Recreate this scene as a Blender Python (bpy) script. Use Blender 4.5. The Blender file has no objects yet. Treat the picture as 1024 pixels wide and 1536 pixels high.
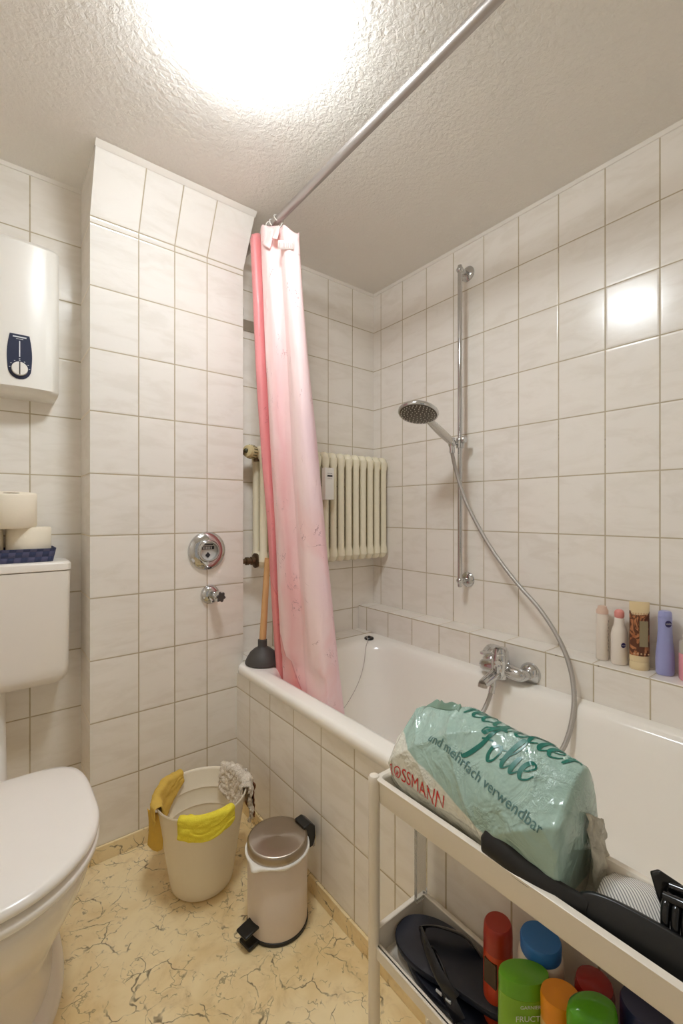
import bpy, math, random
from mathutils import Vector, Matrix, noise
PI = math.pi
R = math.radians
random.seed(7)
SC = bpy.context.scene
COL = SC.collection

# ------------------------------------------------------------------ camera, light, exposure
cam_d = bpy.data.cameras.new('camera')
cam = bpy.data.objects.new('camera', cam_d)
COL.objects.link(cam)
cam.location = (0, 0, 1.125)
cam.rotation_euler = (R(90), 0, R(-38.258))
cam_d.sensor_fit = 'VERTICAL'
cam_d.sensor_height = 36
cam_d.lens = 669.24 / 1536 * 36
cam_d.clip_start = 0.02
SC.camera = cam
world = bpy.data.worlds.new('world')
SC.world = world
world.use_nodes = True
world.node_tree.nodes['Background'].inputs[0].default_value = (1.0, 0.95, 0.88, 1)
world.node_tree.nodes['Background'].inputs[1].default_value = 0.15
SC.view_settings.view_transform = 'Standard'
SC.view_settings.look = 'None'
SC.view_settings.gamma = 1
SC.view_settings.use_curve_mapping = False
SC.view_settings.exposure = 1.15
SC.cycles.max_bounces = 14
SC.cycles.diffuse_bounces = 9
LAMP_POWER = 30.0
LAMP_COL = (0.92, 0.99, 1.05)
LAMP_AT = (0.46, 0.90)

# ------------------------------------------------------------------ helpers
def srgb(r, g, b):
    def f(c):
        c /= 255.0
        return c / 12.92 if c <= 0.04045 else ((c + 0.055) / 1.055) ** 2.4
    return (f(r), f(g), f(b), 1)

class N:
    """small node-tree helper"""
    def __init__(s, name):
        s.m = bpy.data.materials.new(name); s.m.use_nodes = True
        s.t = s.m.node_tree; s.b = s.t.nodes['Principled BSDF']
    def n(s, typ, **kw):
        nd = s.t.nodes.new(typ)
        for k, v in kw.items(): setattr(nd, k, v)
        return nd
    def put(s, sock, v):
        if hasattr(v, 'is_linked') or hasattr(v, 'links'): s.t.links.new(v, sock)
        else: sock.default_value = v
    def math(s, op, a, b=None, c=None, clamp=False):
        nd = s.n('ShaderNodeMath', operation=op); nd.use_clamp = clamp
        s.put(nd.inputs[0], a)
        if b is not None: s.put(nd.inputs[1], b)
        if c is not None: s.put(nd.inputs[2], c)
        return nd.outputs[0]
    def mix(s, f, a, b):
        nd = s.n('ShaderNodeMix', data_type='RGBA')
        s.put(nd.inputs[0], f); s.put(nd.inputs[6], a); s.put(nd.inputs[7], b)
        return nd.outputs[2]
    def noise(s, vec, scale, detail=3, rough=.5, dist=0):
        nd = s.n('ShaderNodeTexNoise')
        if vec is not None: s.put(nd.inputs['Vector'], vec)
        nd.inputs['Scale'].default_value = scale; nd.inputs['Detail'].default_value = detail
        nd.inputs['Roughness'].default_value = rough; nd.inputs['Distortion'].default_value = dist
        return nd.outputs['Fac']
    def ramp(s, f, pts):
        nd = s.n('ShaderNodeValToRGB'); s.put(nd.inputs[0], f)
        cr = nd.color_ramp
        while len(cr.elements) < len(pts): cr.elements.new(0.5)
        for e, (p, c) in zip(cr.elements, pts):
            e.position = p; e.color = c if len(c) == 4 else (*c, 1)
        return nd.outputs[0]
    def step(s, v, lo, hi, inv=False):
        nd = s.n('ShaderNodeMapRange', interpolation_type='SMOOTHSTEP')
        s.put(nd.inputs[0], v); nd.inputs[1].default_value = lo; nd.inputs[2].default_value = hi
        nd.inputs[3].default_value = 1.0 if inv else 0.0; nd.inputs[4].default_value = 0.0 if inv else 1.0
        return nd.outputs[0]
    def pos(s): return s.n('ShaderNodeNewGeometry').outputs['Position']
    def obj(s): return s.n('ShaderNodeTexCoord').outputs['Object']
    def uv(s): return s.n('ShaderNodeTexCoord').outputs['UV']
    def xyz(s, v):
        nd = s.n('ShaderNodeSeparateXYZ'); s.put(nd.inputs[0], v); return nd.outputs
    def scale(s, v, sc, rot=(0, 0, 0)):
        nd = s.n('ShaderNodeMapping'); s.put(nd.inputs[0], v)
        nd.inputs['Scale'].default_value = sc; nd.inputs['Rotation'].default_value = rot
        return nd.outputs[0]
    def bump(s, h, strength, dist):
        nd = s.n('ShaderNodeBump'); nd.inputs['Strength'].default_value = strength
        nd.inputs['Distance'].default_value = dist; s.put(nd.inputs['Height'], h)
        s.put(s.b.inputs['Normal'], nd.outputs[0])
    def set(s, col=None, rough=None, metal=None, **kw):
        if col is not None: s.put(s.b.inputs['Base Color'], col)
        if rough is not None: s.put(s.b.inputs['Roughness'], rough)
        if metal is not None: s.put(s.b.inputs['Metallic'], metal)
        for k, v in kw.items(): s.put(s.b.inputs[k.replace('_', ' ')], v)
        return s.m

def plain(name, rgb, rough=.45, metal=0, var=.04, bump=0, bscale=60, **kw):
    m = N(name); c = srgb(*rgb)
    o = m.obj()
    f = m.noise(o, 14, 3)
    d = tuple(x * (1 - var * 2) for x in c[:3]) + (1,)
    m.set(m.mix(f, c, d), rough, metal, **kw)
    if bump: m.bump(m.noise(o, bscale, 3), bump, .002)
    return m.m

GROUT = srgb(204, 192, 168)
def tile_mat(name, u, v, gw=.0021, mould=.35, base=(240, 235, 227), skew=1):
    """u, v = (axis, origin, pitch) or (axis, [lines])"""
    m = N(name); P = m.pos(); X = m.xyz(P); ax = {'X': X[0], 'Y': X[1], 'Z': X[2]}
    def dist(sp):
        a = ax[sp[0]]
        if isinstance(sp[1], (list, tuple)):
            d = None; idx = None
            for l in sp[1]:
                e = m.math('ABSOLUTE', m.math('SUBTRACT', a, l))
                g = m.math('GREATER_THAN', a, l)
                d = e if d is None else m.math('MINIMUM', d, e)
                idx = g if idx is None else m.math('ADD', idx, g)
            return d, idx
        q = m.math('DIVIDE', m.math('SUBTRACT', a, sp[1]), sp[2])
        fr = m.math('FRACT', m.math('ADD', q, .5))
        d = m.math('MULTIPLY', m.math('ABSOLUTE', m.math('SUBTRACT', fr, .5)), sp[2])
        return d, m.math('FLOOR', q)
    du, iu = dist(u); dv, iv = dist(v)
    if len(v) > 3:
        e, _ = dist((v[0], v[3])); dv = m.math('MINIMUM', dv, e)
    d = m.math('MINIMUM', du, dv)
    cm = m.n('ShaderNodeCombineXYZ'); m.put(cm.inputs[0], iu); m.put(cm.inputs[1], iv)
    wn = m.n('ShaderNodeTexWhiteNoise', noise_dimensions='3D'); m.put(wn.inputs['Vector'], cm.outputs[0])
    off = m.n('ShaderNodeVectorMath', operation='MULTIPLY_ADD')
    m.put(off.inputs[0], wn.outputs['Color']); off.inputs[1].default_value = (3, 3, 3); m.put(off.inputs[2], P)
    st = m.scale(off.outputs[0], (5, 5, 16), (R(38) * skew, R(38) * skew, 0))
    vein = m.noise(st, 1.3, 5, .6, .6)
    b = srgb(*base); b2 = srgb(base[0] - 8, base[1] - 9, base[2] - 11)
    col = m.mix(m.step(vein, .42, .68), b, b2)
    col = m.mix(m.math('MULTIPLY', wn.outputs['Value'], .35), col, srgb(base[0] + 5, base[1] + 4, base[2] + 2))
    dirt = m.noise(P, 9, 4, .7)
    dk = m.step(m.noise(P, 22, 3, .8), .60, .72)
    gcol = m.mix(m.math('MULTIPLY', dk, mould), m.mix(dirt, GROUT, srgb(164, 148, 116)), srgb(70, 55, 35))
    g = m.step(d, gw * .6, gw * 1.25, inv=True)
    m.set(m.mix(g, col, gcol), m.math('ADD', m.math('MULTIPLY', g, .5), .2))
    h = m.step(d, gw * .7, gw * 3.2)
    wv = m.noise(P, 30, 2)
    hh = m.math('ADD', h, m.math('MULTIPLY', wv, .18))
    m.bump(hh, .5, .0009)
    return m.m

class MB:
    """collects shapes; build() links them as one mesh object"""
    def __init__(s): s.v = []; s.f = []; s.uvs = {}
    def add(s, vs, fs):
        o = len(s.v); s.v += [tuple(p) for p in vs]; s.f += [tuple(i + o for i in f) for f in fs]; return s
    def box(s, x0, x1, y0, y1, z0, z1):
        return s.add([(x0,y0,z0),(x1,y0,z0),(x1,y1,z0),(x0,y1,z0),(x0,y0,z1),(x1,y0,z1),(x1,y1,z1),(x0,y1,z1)],
                     [(0,3,2,1),(4,5,6,7),(0,1,5,4),(1,2,6,5),(2,3,7,6),(3,0,4,7)])
    def prism(s, poly, a, b):
        """poly: list of 3D points (planar loop), a/b offset vectors"""
        n = len(poly); a = Vector(a); b = Vector(b)
        vs = [Vector(p) + a for p in poly] + [Vector(p) + b for p in poly]
        fs = [tuple(range(n))[::-1], tuple(range(n, 2 * n))] + [(i, (i+1) % n, n + (i+1) % n, n + i) for i in range(n)]
        return s.add(vs, fs)
    def loft(s, loops, cap0=True, cap1=True, close=False):
        n = len(loops[0]); vs = [p for l in loops for p in l]; fs = []
        L = len(loops)
        for k in range(L if close else L - 1):
            for i in range(n):
                j = (i + 1) % n; q = (k + 1) % L
                fs.append((k*n+i, k*n+j, q*n+j, q*n+i))
        if not close:
            if cap0: fs.append(tuple(range(n))[::-1])
            if cap1: fs.append(tuple(range((L-1)*n, L*n)))
        return s.add(vs, fs)
    def lathe(s, prof, c=(0,0,0), axis=(0,0,1), n=32, cap0=True, cap1=True, sx=1, sy=1, rot=0):
        """prof: (radius, height) pairs"""
        ax = Vector(axis).normalized(); q = Vector((0,0,1)).rotation_difference(ax); c = Vector(c)
        loops = []
        for r, h in prof:
            r = max(r, 1e-5)
            loops.append([c + q @ Vector((r*sx*math.cos(2*PI*i/n+rot), r*sy*math.sin(2*PI*i/n+rot), h)) for i in range(n)])
        return s.loft(loops, cap0, cap1)
    def tube(s, pts, r, n=12, caps=True, smooth=0):
        P = [Vector(p) for p in pts]
        if smooth: P = crom(P, smooth)
        rr = r if callable(r) else (lambda t: r)
        loops = []; up = None
        for i, p in enumerate(P):
            t = (P[min(i+1, len(P)-1)] - P[max(i-1, 0)]).normalized()
            if up is None:
                up = Vector((0,0,1)) if abs(t.z) < .9 else Vector((1,0,0))
            a = t.cross(up).normalized(); up = a.cross(t).normalized()
            k = rr(i / max(1, len(P)-1))
            loops.append([p + a*k*math.cos(2*PI*j/n) + up*k*math.sin(2*PI*j/n) for j in range(n)])
        return s.loft(loops, caps, caps)
    def sheet(s, grid, wrap=False):
        h = len(grid); w = len(grid[0])
        vs = [p for row in grid for p in row]; fs = []
        for i in range(h-1):
            for j in range(w if wrap else w-1):
                k = (j+1) % w
                fs.append((i*w+j, i*w+k, (i+1)*w+k, (i+1)*w+j))
        return s.add(vs, fs)
    def ball(s, c, r, n=20, sz=1, m=12):
        return s.lathe([(r*math.sin(PI*k/m), -r*sz*math.cos(PI*k/m)) for k in range(m+1)], c, n=n)
    def build(s, name, mat, parent=None, bevel=0, seg=3, angle=35, sub=0, solid=0, origin=None):
        me = bpy.data.meshes.new(name)
        vs = s.v
        if origin is not None: vs = [tuple(Vector(p) - Vector(origin)) for p in vs]
        me.from_pydata(vs, [], s.f); me.update()
        import bmesh
        bm = bmesh.new(); bm.from_mesh(me)
        bmesh.ops.recalc_face_normals(bm, faces=bm.faces); bm.to_mesh(me); bm.free()
        me.polygons.foreach_set('use_smooth', [True] * len(me.polygons))
        try: me.set_sharp_from_angle(angle=R(angle))
        except Exception: pass
        o = bpy.data.objects.new(name, me); COL.objects.link(o)
        if mat: me.materials.append(mat)
        if parent is not None: o.parent = parent
        if origin is not None and parent is None: o.location = origin
        if solid:
            md = o.modifiers.new('thick', 'SOLIDIFY'); md.thickness = solid; md.offset = 0
        if bevel:
            md = o.modifiers.new('bevel', 'BEVEL'); md.width = bevel; md.segments = seg; md.limit_method = 'ANGLE'; md.angle_limit = R(30)
            md.harden_normals = False
        if sub:
            md = o.modifiers.new('sub', 'SUBSURF'); md.levels = sub; md.render_levels = sub
        return o

def crom(P, k):
    out = []; P = [Vector(p) for p in P]
    for i in range(len(P) - 1):
        p0 = P[max(i-1, 0)]; p1 = P[i]; p2 = P[i+1]; p3 = P[min(i+2, len(P)-1)]
        for j in range(k):
            t = j / k
            out.append(.5*((2*p1) + (p2-p0)*t + (2*p0-5*p1+4*p2-p3)*t*t + (3*p1-p0-3*p2+p3)*t*t*t))
    out.append(P[-1]); return out

def rrect(x0, x1, y0, y1, r, z, k=6):
    pts = []
    for cx, cy, a in ((x1-r, y1-r, 0), (x0+r, y1-r, 90), (x0+r, y0+r, 180), (x1-r, y0+r, 270)):
        for j in range(k + 1):
            t = R(a + 90 * j / k); pts.append((cx + r*math.cos(t), cy + r*math.sin(t), z))
    return pts

def thing(name, label, cat, loc, group=None):
    o = bpy.data.objects.new(name, None); COL.objects.link(o); o.location = loc
    o.empty_display_size = .05
    return tag(o, label, cat, group)
def tag(o, label, cat, group=None):
    o['label'] = label; o['category'] = cat
    if group: o['group'] = group
    return o
def struct(o):
    o['kind'] = 'structure'; return o
def part(mb, name, mat, root, **kw):
    """mesh given in world coordinates, parented to an unrotated empty at root.location"""
    return mb.build(name, mat, root, origin=tuple(root.matrix_basis.translation), **kw)
def lab(o, text): o['label'] = text; return o

def text_mesh(body, size, align='LEFT', shear=0, offset=0, res=3):
    cu = bpy.data.curves.new('lettering', 'FONT'); cu.body = body; cu.size = size; cu.align_x = align
    cu.shear = shear; cu.offset = offset; cu.resolution_u = res
    o = bpy.data.objects.new('lettering', cu); COL.objects.link(o)
    bpy.context.view_layer.update()
    me = bpy.data.meshes.new_from_object(o.evaluated_get(bpy.context.evaluated_depsgraph_get()))
    vs = [tuple(v.co) for v in me.vertices]; fs = [tuple(p.vertices) for p in me.polygons]
    bpy.data.objects.remove(o); bpy.data.curves.remove(cu); bpy.data.meshes.remove(me)
    return vs, fs

# ------------------------------------------------------------------ materials
ZL = (1.2487, .2)
YW = ('Y', 1.654, .15)
M_right = tile_mat('wall_tiles_right', YW, ('Z',) + ZL)
M_far = tile_mat('wall_tiles_far', ('X', 1.117, .15), ('Z',) + ZL)
M_heat = tile_mat('wall_tiles_heater', ('X', .1045, .15), ('Z', 1.2487, .2))
M_pil = tile_mat('wall_tiles_pillar', ('X', [.3963, .5161, .6342]), ('Z', 1.2487, .2, [2.0695]), mould=.1, base=(243, 239, 232))
M_pside = tile_mat('wall_tiles_pillar_side', ('Y', [1.0]), ('Z', 1.2487, .2))
M_panel = tile_mat('wall_tiles_panel', ('Y', 1.5005, .15), ('Z', .4471, .2), mould=.1, skew=-1)
M_ledge = tile_mat('wall_tiles_ledge', ('Y', 1.647, .15), ('Z', [.6555]), mould=.9, gw=.0022)
M_ledge_top = tile_mat('wall_tiles_ledge_top', ('Y', 1.65, .15), ('X', [1.4]), mould=.8)
M_strip = tile_mat('wall_tiles_strip', ('X', 1.117, .15), ('Y', [1.612]), mould=.8)

m = N('ceiling_plaster'); P = m.pos()
h = m.math('ADD', m.noise(P, 85, 4, .6, .5), m.math('MULTIPLY', m.noise(P, 30, 2, .5, .8), .6))
m.set(srgb(240, 236, 229), .8); m.bump(h, .8, .004); M_ceil = m.m
m = N('white_caulk'); m.set(srgb(240, 235, 226), .5); M_caulk = m.m

m = N('marbled_linoleum'); P = m.pos()
def veins(m, P, sc, warp, lo, hi, seed):
    nd = m.n('ShaderNodeTexNoise'); m.put(nd.inputs['Vector'], P); nd.inputs['Scale'].default_value = warp; nd.inputs['Detail'].default_value = 4
    ad = m.n('ShaderNodeVectorMath', operation='MULTIPLY_ADD'); m.put(ad.inputs[0], nd.outputs['Color'])
    ad.inputs[1].default_value = (.13, .13, .13); m.put(ad.inputs[2], m.scale(P, (1, 1, 1), (0, 0, seed)))
    vo = m.n('ShaderNodeTexVoronoi', feature='DISTANCE_TO_EDGE'); m.put(vo.inputs['Vector'], m.scale(ad.outputs[0], (1.0, 1.5, 1)))
    vo.inputs['Scale'].default_value = sc
    return m.step(vo.outputs['Distance'], lo, hi, inv=True)
v1 = veins(m, P, 8.5, 9, .004, .022, .3); v2 = veins(m, P, 16, 14, .004, .03, 1.1)
br = m.step(m.noise(P, 11, 3, .7), .45, .58); br2 = m.step(m.noise(P, 17, 3, .7), .47, .58)
c0 = m.mix(m.step(m.noise(P, 5, 4, .6, .5), .35, .7), srgb(246, 228, 184), srgb(228, 202, 148))
c0 = m.mix(m.math('MULTIPLY', m.step(m.noise(P, 14, 5, .7, 1), .5, .75), .35), c0, srgb(180, 146, 92))
vm = m.math('MAXIMUM', m.math('MULTIPLY', v1, br), m.math('MULTIPLY', m.math('MULTIPLY', v2, br2), .7))
m.set(m.mix(m.math('MULTIPLY', vm, .85), c0, srgb(96, 82, 58)), .33)
M_lino = m.m

M_enamel = plain('white_enamel', (250, 246, 238), .16, var=.01)
M_ceramic = plain('white_ceramic', (240, 233, 224), .14, var=.01)
M_lid = plain('white_seat_plastic', (246, 241, 234), .22, var=.01)
M_whiteplastic = plain('white_plastic', (240, 236, 228), .3, var=.01)
M_cistern = plain('cistern_plastic', (240, 233, 223), .3, var=.01)
M_radiator = plain('radiator_enamel', (240, 232, 206), .25, var=.02)
m = N('chrome'); m.set(srgb(205, 205, 205), .08, 1.0); M_chrome = m.m
m = N('satin_steel'); P = m.obj()
m.set(srgb(186, 178, 168), m.math('ADD', m.math('MULTIPLY', m.noise(m.scale(P, (8, 8, 200)), 3), .15), .28), 1.0); M_steel = m.m
m = N('curtain_rod_metal'); m.set(srgb(186, 180, 176), .34, .9); M_rod = m.m
m = N('brushed_lid_steel'); X = m.xyz(m.obj())
ang = m.math('ARCTAN2', X[1], X[0])
cc = m.n('ShaderNodeCombineXYZ'); m.put(cc.inputs[0], m.math('MULTIPLY', m.math('SINE', m.math('MULTIPLY', ang, 2)), 1.0)); m.put(cc.inputs[1], m.math('MULTIPLY', m.math('POWER', m.math('ADD', m.math('POWER', X[0], 2), m.math('POWER', X[1], 2)), .5), 260))
m.set(srgb(176, 164, 150), .3, 1.0, Anisotropic=.85)
tn = m.n('ShaderNodeTangent', direction_type='RADIAL', axis='Z'); m.put(m.b.inputs['Tangent'], tn.outputs[0])
m.bump(m.noise(cc.outputs[0], 1, 2), .05, .001); M_brushed = m.m
m = N('satin_chrome'); m.set(srgb(206, 202, 196), .2, .8); M_satin = m.m
M_black = plain('black_plastic', (22, 22, 22), .35, var=.05)
M_rubber = plain('grey_rubber', (74, 70, 66), .55, var=.06)
M_wood = N('beech_wood'); _P = M_wood.obj()
M_wood.set(M_wood.mix(M_wood.noise(M_wood.scale(_P, (30, 30, 3)), 3, 4), srgb(222, 176, 122), srgb(196, 146, 92)), .5); M_wood = M_wood.m
M_hose = N('metal_hose'); _X = M_hose.uv()
M_hose.set(srgb(186, 182, 176), .36, .6); M_hose = M_hose.m
M_brass = plain('aged_brass', (120, 100, 76), .4, .8, var=.2)
M_oldknob = plain('yellowed_plastic', (206, 188, 142), .45, var=.12)
M_dark = plain('dark_slot', (40, 40, 46), .3)
M_navy = plain('heater_panel_blue', (44, 50, 74), .3)
M_print = plain('white_print', (225, 228, 230), .5)
M_ink = plain('black_print', (50, 48, 48), .5)
M_paper = plain('tissue_paper', (244, 234, 214), .9, var=.03, bump=.3, bscale=90)
M_card = plain('cardboard', (120, 100, 78), .9)
M_clear = N('clear_plastic')
M_clear.set(srgb(225, 225, 222), .12, 0, Transmission_Weight=.88, IOR=1.25); M_clear = M_clear.m

# ------------------------------------------------------------------ the room
ZC = 2.245
def quad(name, pts, mat, thick, n):
    """slab: the visible face through pts, its body lying along n"""
    mb = MB().prism(pts, (0, 0, 0), Vector(n) * thick)
    return struct(mb.build(name, mat))
XL_, YR_ = -.55, -.62          # left wall and the wall behind the camera
quad('floor', [(XL_-.1, YR_-.1, 0), (1.66, YR_-.1, 0), (1.66, 1.9, 0), (XL_-.1, 1.9, 0)], M_lino, .1, (0, 0, -1))
quad('ceiling', [(XL_-.1, YR_-.1, ZC), (1.66, YR_-.1, ZC), (1.66, 1.9, ZC), (XL_-.1, 1.9, ZC)], M_ceil, .1, (0, 0, 1))
quad('wall_right', [(1.559, YR_, 0), (1.559, 1.709, 0), (1.559, 1.709, ZC), (1.559, YR_, ZC)], M_right, .1, (1, 0, 0))
quad('wall_far', [(.779, 1.709, 0), (1.659, 1.709, 0), (1.659, 1.709, ZC), (.779, 1.709, ZC)], M_far, .1, (0, 1, 0))
quad('wall_back', [(XL_-.1, 1.79, 0), (.251, 1.79, 0), (.251, 1.79, ZC), (XL_-.1, 1.79, ZC)], M_heat, .1, (0, 1, 0))
quad('wall_left', [(XL_, YR_, 0), (XL_, 1.79, 0), (XL_, 1.79, ZC), (XL_, YR_, ZC)], M_pside, .1, (-1, 0, 0))
# wall behind the camera with an unseen doorway added to let world light in
rw = MB().box(XL_-.1, -.40, YR_-.1, YR_, 0, ZC).box(.62, 1.659, YR_-.1, YR_, 0, ZC).box(-.40, .62, YR_-.1, YR_, 2.05, ZC)
struct(rw.build('wall_rear', M_ceil))
dr = MB().box(-.42, -.38, YR_-.11, YR_+.012, 0, 2.07).box(.60, .64, YR_-.11, YR_+.012, 0, 2.07).box(-.42, .64, YR_-.11, YR_+.012, 2.03, 2.07)
struct(dr.build('added_door_1', M_caulk, bevel=.003))
# boxed-in pillar whose top leans forward to the ceiling
prof = [(1.61, 0), (1.61, 2.069), (1.505, ZC), (1.89, ZC), (1.89, 0)]
pil = MB().prism([(0, y, z) for y, z in prof], (.251, 0, 0), (.779, 0, 0)).build('wall_pillar', M_pil)
pil.data.materials.append(M_pside)
for p in pil.data.polygons:
    if abs(p.normal.x) > .9: p.material_index = 1
struct(pil)
# tiled ledge along the right wall above the tub
lg = MB().box(1.456, 1.559, YR_, 1.709, 0, .659).build('wall_ledge', M_ledge, bevel=.002, seg=2)
lg.data.materials.append(M_ledge_top)
for p in lg.data.polygons:
    if p.normal.z > .9: p.material_index = 1
struct(lg)
struct(MB().box(.779, 1.456, 1.61, 1.709, 0, .543).build('trim_1', M_strip, bevel=.002, seg=2))
# tiled side of the tub
struct(MB().box(.753, .775, YR_, 1.61, 0, .503).build('wall_tub', M_panel))
# white finishing strips under the ceiling
d = Vector((0, 1.61-1.505, 2.069-ZC)).normalized()
a = Vector((0, 1.505, ZC)); nn = Vector((0, -d.z, d.y)) * -1
nn = Vector((0, -.866, -.5))
tr = [a, a + d*.017, a + d*.018 + nn*.0015, a + nn*.004 + Vector((0, -.004, 0))]
struct(MB().prism(tr, (.249, 0, 0), (.782, 0, 0)).build('trim_2', M_caulk))
def caulk(name, p, q, ax):
    s = .009
    if ax == 'Y': mb = MB().prism([(p[0], p[1], ZC), (p[0], p[1], ZC-s*1.3), (p[0]-s*.4, p[1], ZC-s*1.2), (p[0]-s, p[1], ZC)], (0, 0, 0), (0, q[1]-p[1], 0))
    else: mb = MB().prism([(p[0], p[1], ZC), (p[0], p[1], ZC-s*1.3), (p[0], p[1]-s*.4, ZC-s*1.2), (p[0], p[1]-s, ZC)], (0, 0, 0), (q[0]-p[0], 0, 0))
    struct(mb.build(name, M_caulk))
caulk('trim_3', (1.559, YR_), (1.559, 1.709), 'Y')
caulk('trim_4', (.779, 1.709), (1.559, 1.709), 'X')
caulk('trim_5', (XL_, 1.79), (.251, 1.79), 'X')
# skirting cut from the floor covering
struct(MB().box(.251, .753, 1.602, 1.61, 0, .0505).build('baseboard_pillar', M_lino, bevel=.002))
struct(MB().box(.745, .753, YR_, 1.602, 0, .049).build('baseboard_right', M_lino, bevel=.002))
struct(MB().box(.243, .251, 1.602, 1.79, 0, .0505).build('baseboard_left', M_lino, bevel=.002))
struct(MB().box(XL_, .243, 1.782, 1.79, 0, .0505).build('baseboard_back', M_lino, bevel=.002))

# ceiling lamp: white base and opal dome
lx, ly = LAMP_AT
lamp = thing('ceiling_lamp', 'round glowing opal dome lamp on the white textured ceiling', 'lamp', (lx, ly, ZC))
part(MB().lathe([(.115, 0), (.115, -.016), (.10, -.02)], (lx, ly, ZC), n=48), 'base', M_whiteplastic, lamp)
m = N('opal_glass_lit'); m.set(srgb(255, 250, 240), .3, Emission_Color=(*LAMP_COL, 1), Emission_Strength=LAMP_POWER)
part(MB().lathe([(.104, -.018), (.118, -.026), (.121, -.036), (.112, -.050), (.09, -.061), (.055, -.069), (.001, -.072)], (lx, ly, ZC), n=48), 'lamp_shade', m.m, lamp, angle=80)

# ------------------------------------------------------------------ bathtub
def rr(x0, x1, y0, y1, rf, rn, z, k=10):
    """rounded rectangle with a far and a near corner radius"""
    pts = []
    for cx, cy, a, r in ((x1-rf, y1-rf, 0, rf), (x0+rf, y1-rf, 90, rf), (x0+rn, y0+rn, 180, rn), (x1-rn, y0+rn, 270, rn)):
        for j in range(k + 1):
            t = R(a + 90*j/k); pts.append((cx + r*math.cos(t), cy + r*math.sin(t), z))
    return pts
TY0, TY1 = -.13, 1.608
tub = thing('bathtub', 'white enamelled bathtub set behind the tiled apron', 'bathtub', (1.1, .75, 0))
L = []
L.append(rr(.752, 1.455, TY0, TY1, .03, .03, .503))
L.append(rr(.745, 1.455, TY0, TY1, .035, .035, .508))
L.append(rr(.744, 1.455, TY0, TY1, .036, .036, .528))
L.append(rr(.749, 1.455, TY0, TY1, .036, .036, .538))
L.append(rr(.759, 1.455, TY0, TY1, .036, .036, .5415))
L.append(rr(.795, 1.425, TY0+.03, 1.555, .10, .10, .5405))
L.append(rr(.808, 1.405, TY0+.05, 1.530, .13, .12, .537))
L.append(rr(.817, 1.394, TY0+.06, 1.518, .14, .12, .527))
L.append(rr(.824, 1.386, TY0+.07, 1.508, .14, .12, .505))
L.append(rr(.838, 1.370, TY0+.09, 1.480, .15, .12, .42))
L.append(rr(.868, 1.335, TY0+.13, 1.415, .16, .12, .25))
L.append(rr(.885, 1.315, TY0+.16, 1.36, .15, .12, .16))
L.append(rr(.93, 1.27, TY0+.21, 1.28, .12, .10, .125))
L.append(rr(.98, 1.22, TY0+.28, 1.20, .08, .08, .118))
part(MB().loft(L, cap0=False), 'basin', M_enamel, tub, angle=60)
part(MB().lathe([(.036, 0), (.034, .003), (.02, .004), (.018, .001)], (1.1, .42, .1175), n=24), 'drain', M_chrome, tub)

# bath plug parked on the rim corner, its chain hanging into the tub
pl = thing('bath_plug', 'small black bath plug on a chain resting on the tub corner', 'plug', (1.372, 1.535, .539))
part(MB().lathe([(.021, .001), (.022, .006), (.019, .010), (.008, .011), (.006, .015), (.001, .016)], (1.372, 1.535, .539), n=24), 'stopper', M_black, pl)
ch = MB()
cp = crom([(1.366, 1.533, .556), (1.352, 1.527, .553), (1.338, 1.505, .545), (1.315, 1.492, .525), (1.285, 1.472, .46), (1.245, 1.455, .405), (1.19, 1.44, .355), (1.12, 1.425, .315), (1.03, 1.42, .30), (.95, 1.43, .315)], 12)
acc = 0; last = cp[0]
tot = []
for p in cp:
    while (p - last).length > .0055:
        last = last + (p - last).normalized() * .0055; tot.append(last)
for p in tot: ch.ball(p, .0021, n=6, m=4)
part(ch, 'chain', M_chrome, pl)

# ------------------------------------------------------------------ bath mixer tap
tap = thing('mixer_tap', 'chrome single lever bath mixer tap on the tiled ledge front', 'tap', (1.456, .875, .575))
for y in (.80, .95):
    part(MB().lathe([(.037, 0), (.036, .006), (.024, .022), (.017, .026)], (1.456, y, .572), (-1, 0, 0)), 'wall_flange', M_chrome, tap)
mb = MB()
mb.tube([(1.435, .80, .572), (1.415, .80, .573), (1.402, .815, .575), (1.402, .875, .579), (1.402, .935, .575), (1.415, .95, .573), (1.435, .95, .572)], lambda t: .017 + .008*math.sin(PI*t)**2, 20, smooth=6)
mb.lathe([(.026, -.034), (.03, -.02), (.031, .02), (.028, .045), (.026, .05)], (1.392, .875, .585), n=28)
part(mb, 'body', M_chrome, tap, angle=50)
part(MB().tube([(1.395, .875, .572), (1.36, .877, .566), (1.325, .88, .556), (1.298, .882, .548)], lambda t: .0215 - .006*t, 20, smooth=5), 'spout', M_chrome, tap, angle=50)
part(MB().lathe([(.0155, 0), (.0155, -.012), (.012, -.013)], (1.300, .882, .549), (.25, 0, 1), n=20), 'aerator', M_steel, tap)
part(MB().lathe([(.008, 0), (.008, .02), (.013, .022), (.014, .036), (.010, .04)], (1.352, .86, .585), (-.4, -.3, .86), n=18), 'diverter', M_chrome, tap)
part(MB().lathe([(.0105, 0), (.0105, -.03)], (1.352, .878, .556), n=18), 'hose_outlet', M_chrome, tap)
lv = MB()
rows = []
for i in range(15):
    t = i/14
    c = Vector((1.402 - .115*t, .875 + .004*t, .640 + .030*math.sin(PI*min(1, t*1.25)*.8) - .004*t))
    w = .022*(1-t*.45) if t < .98 else .006; h = .008*(1-.6*t)
    rows.append([c + Vector((0, w*math.cos(2*PI*j/14), h*math.sin(2*PI*j/14))) for j in range(14)])
lv.loft(rows); lv.lathe([(.027, 0), (.027, .008), (.022, .02), (.001, .025)], (1.392, .875, .634), n=24)
part(lv, 'lever', M_chrome, tap, angle=50)

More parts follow.
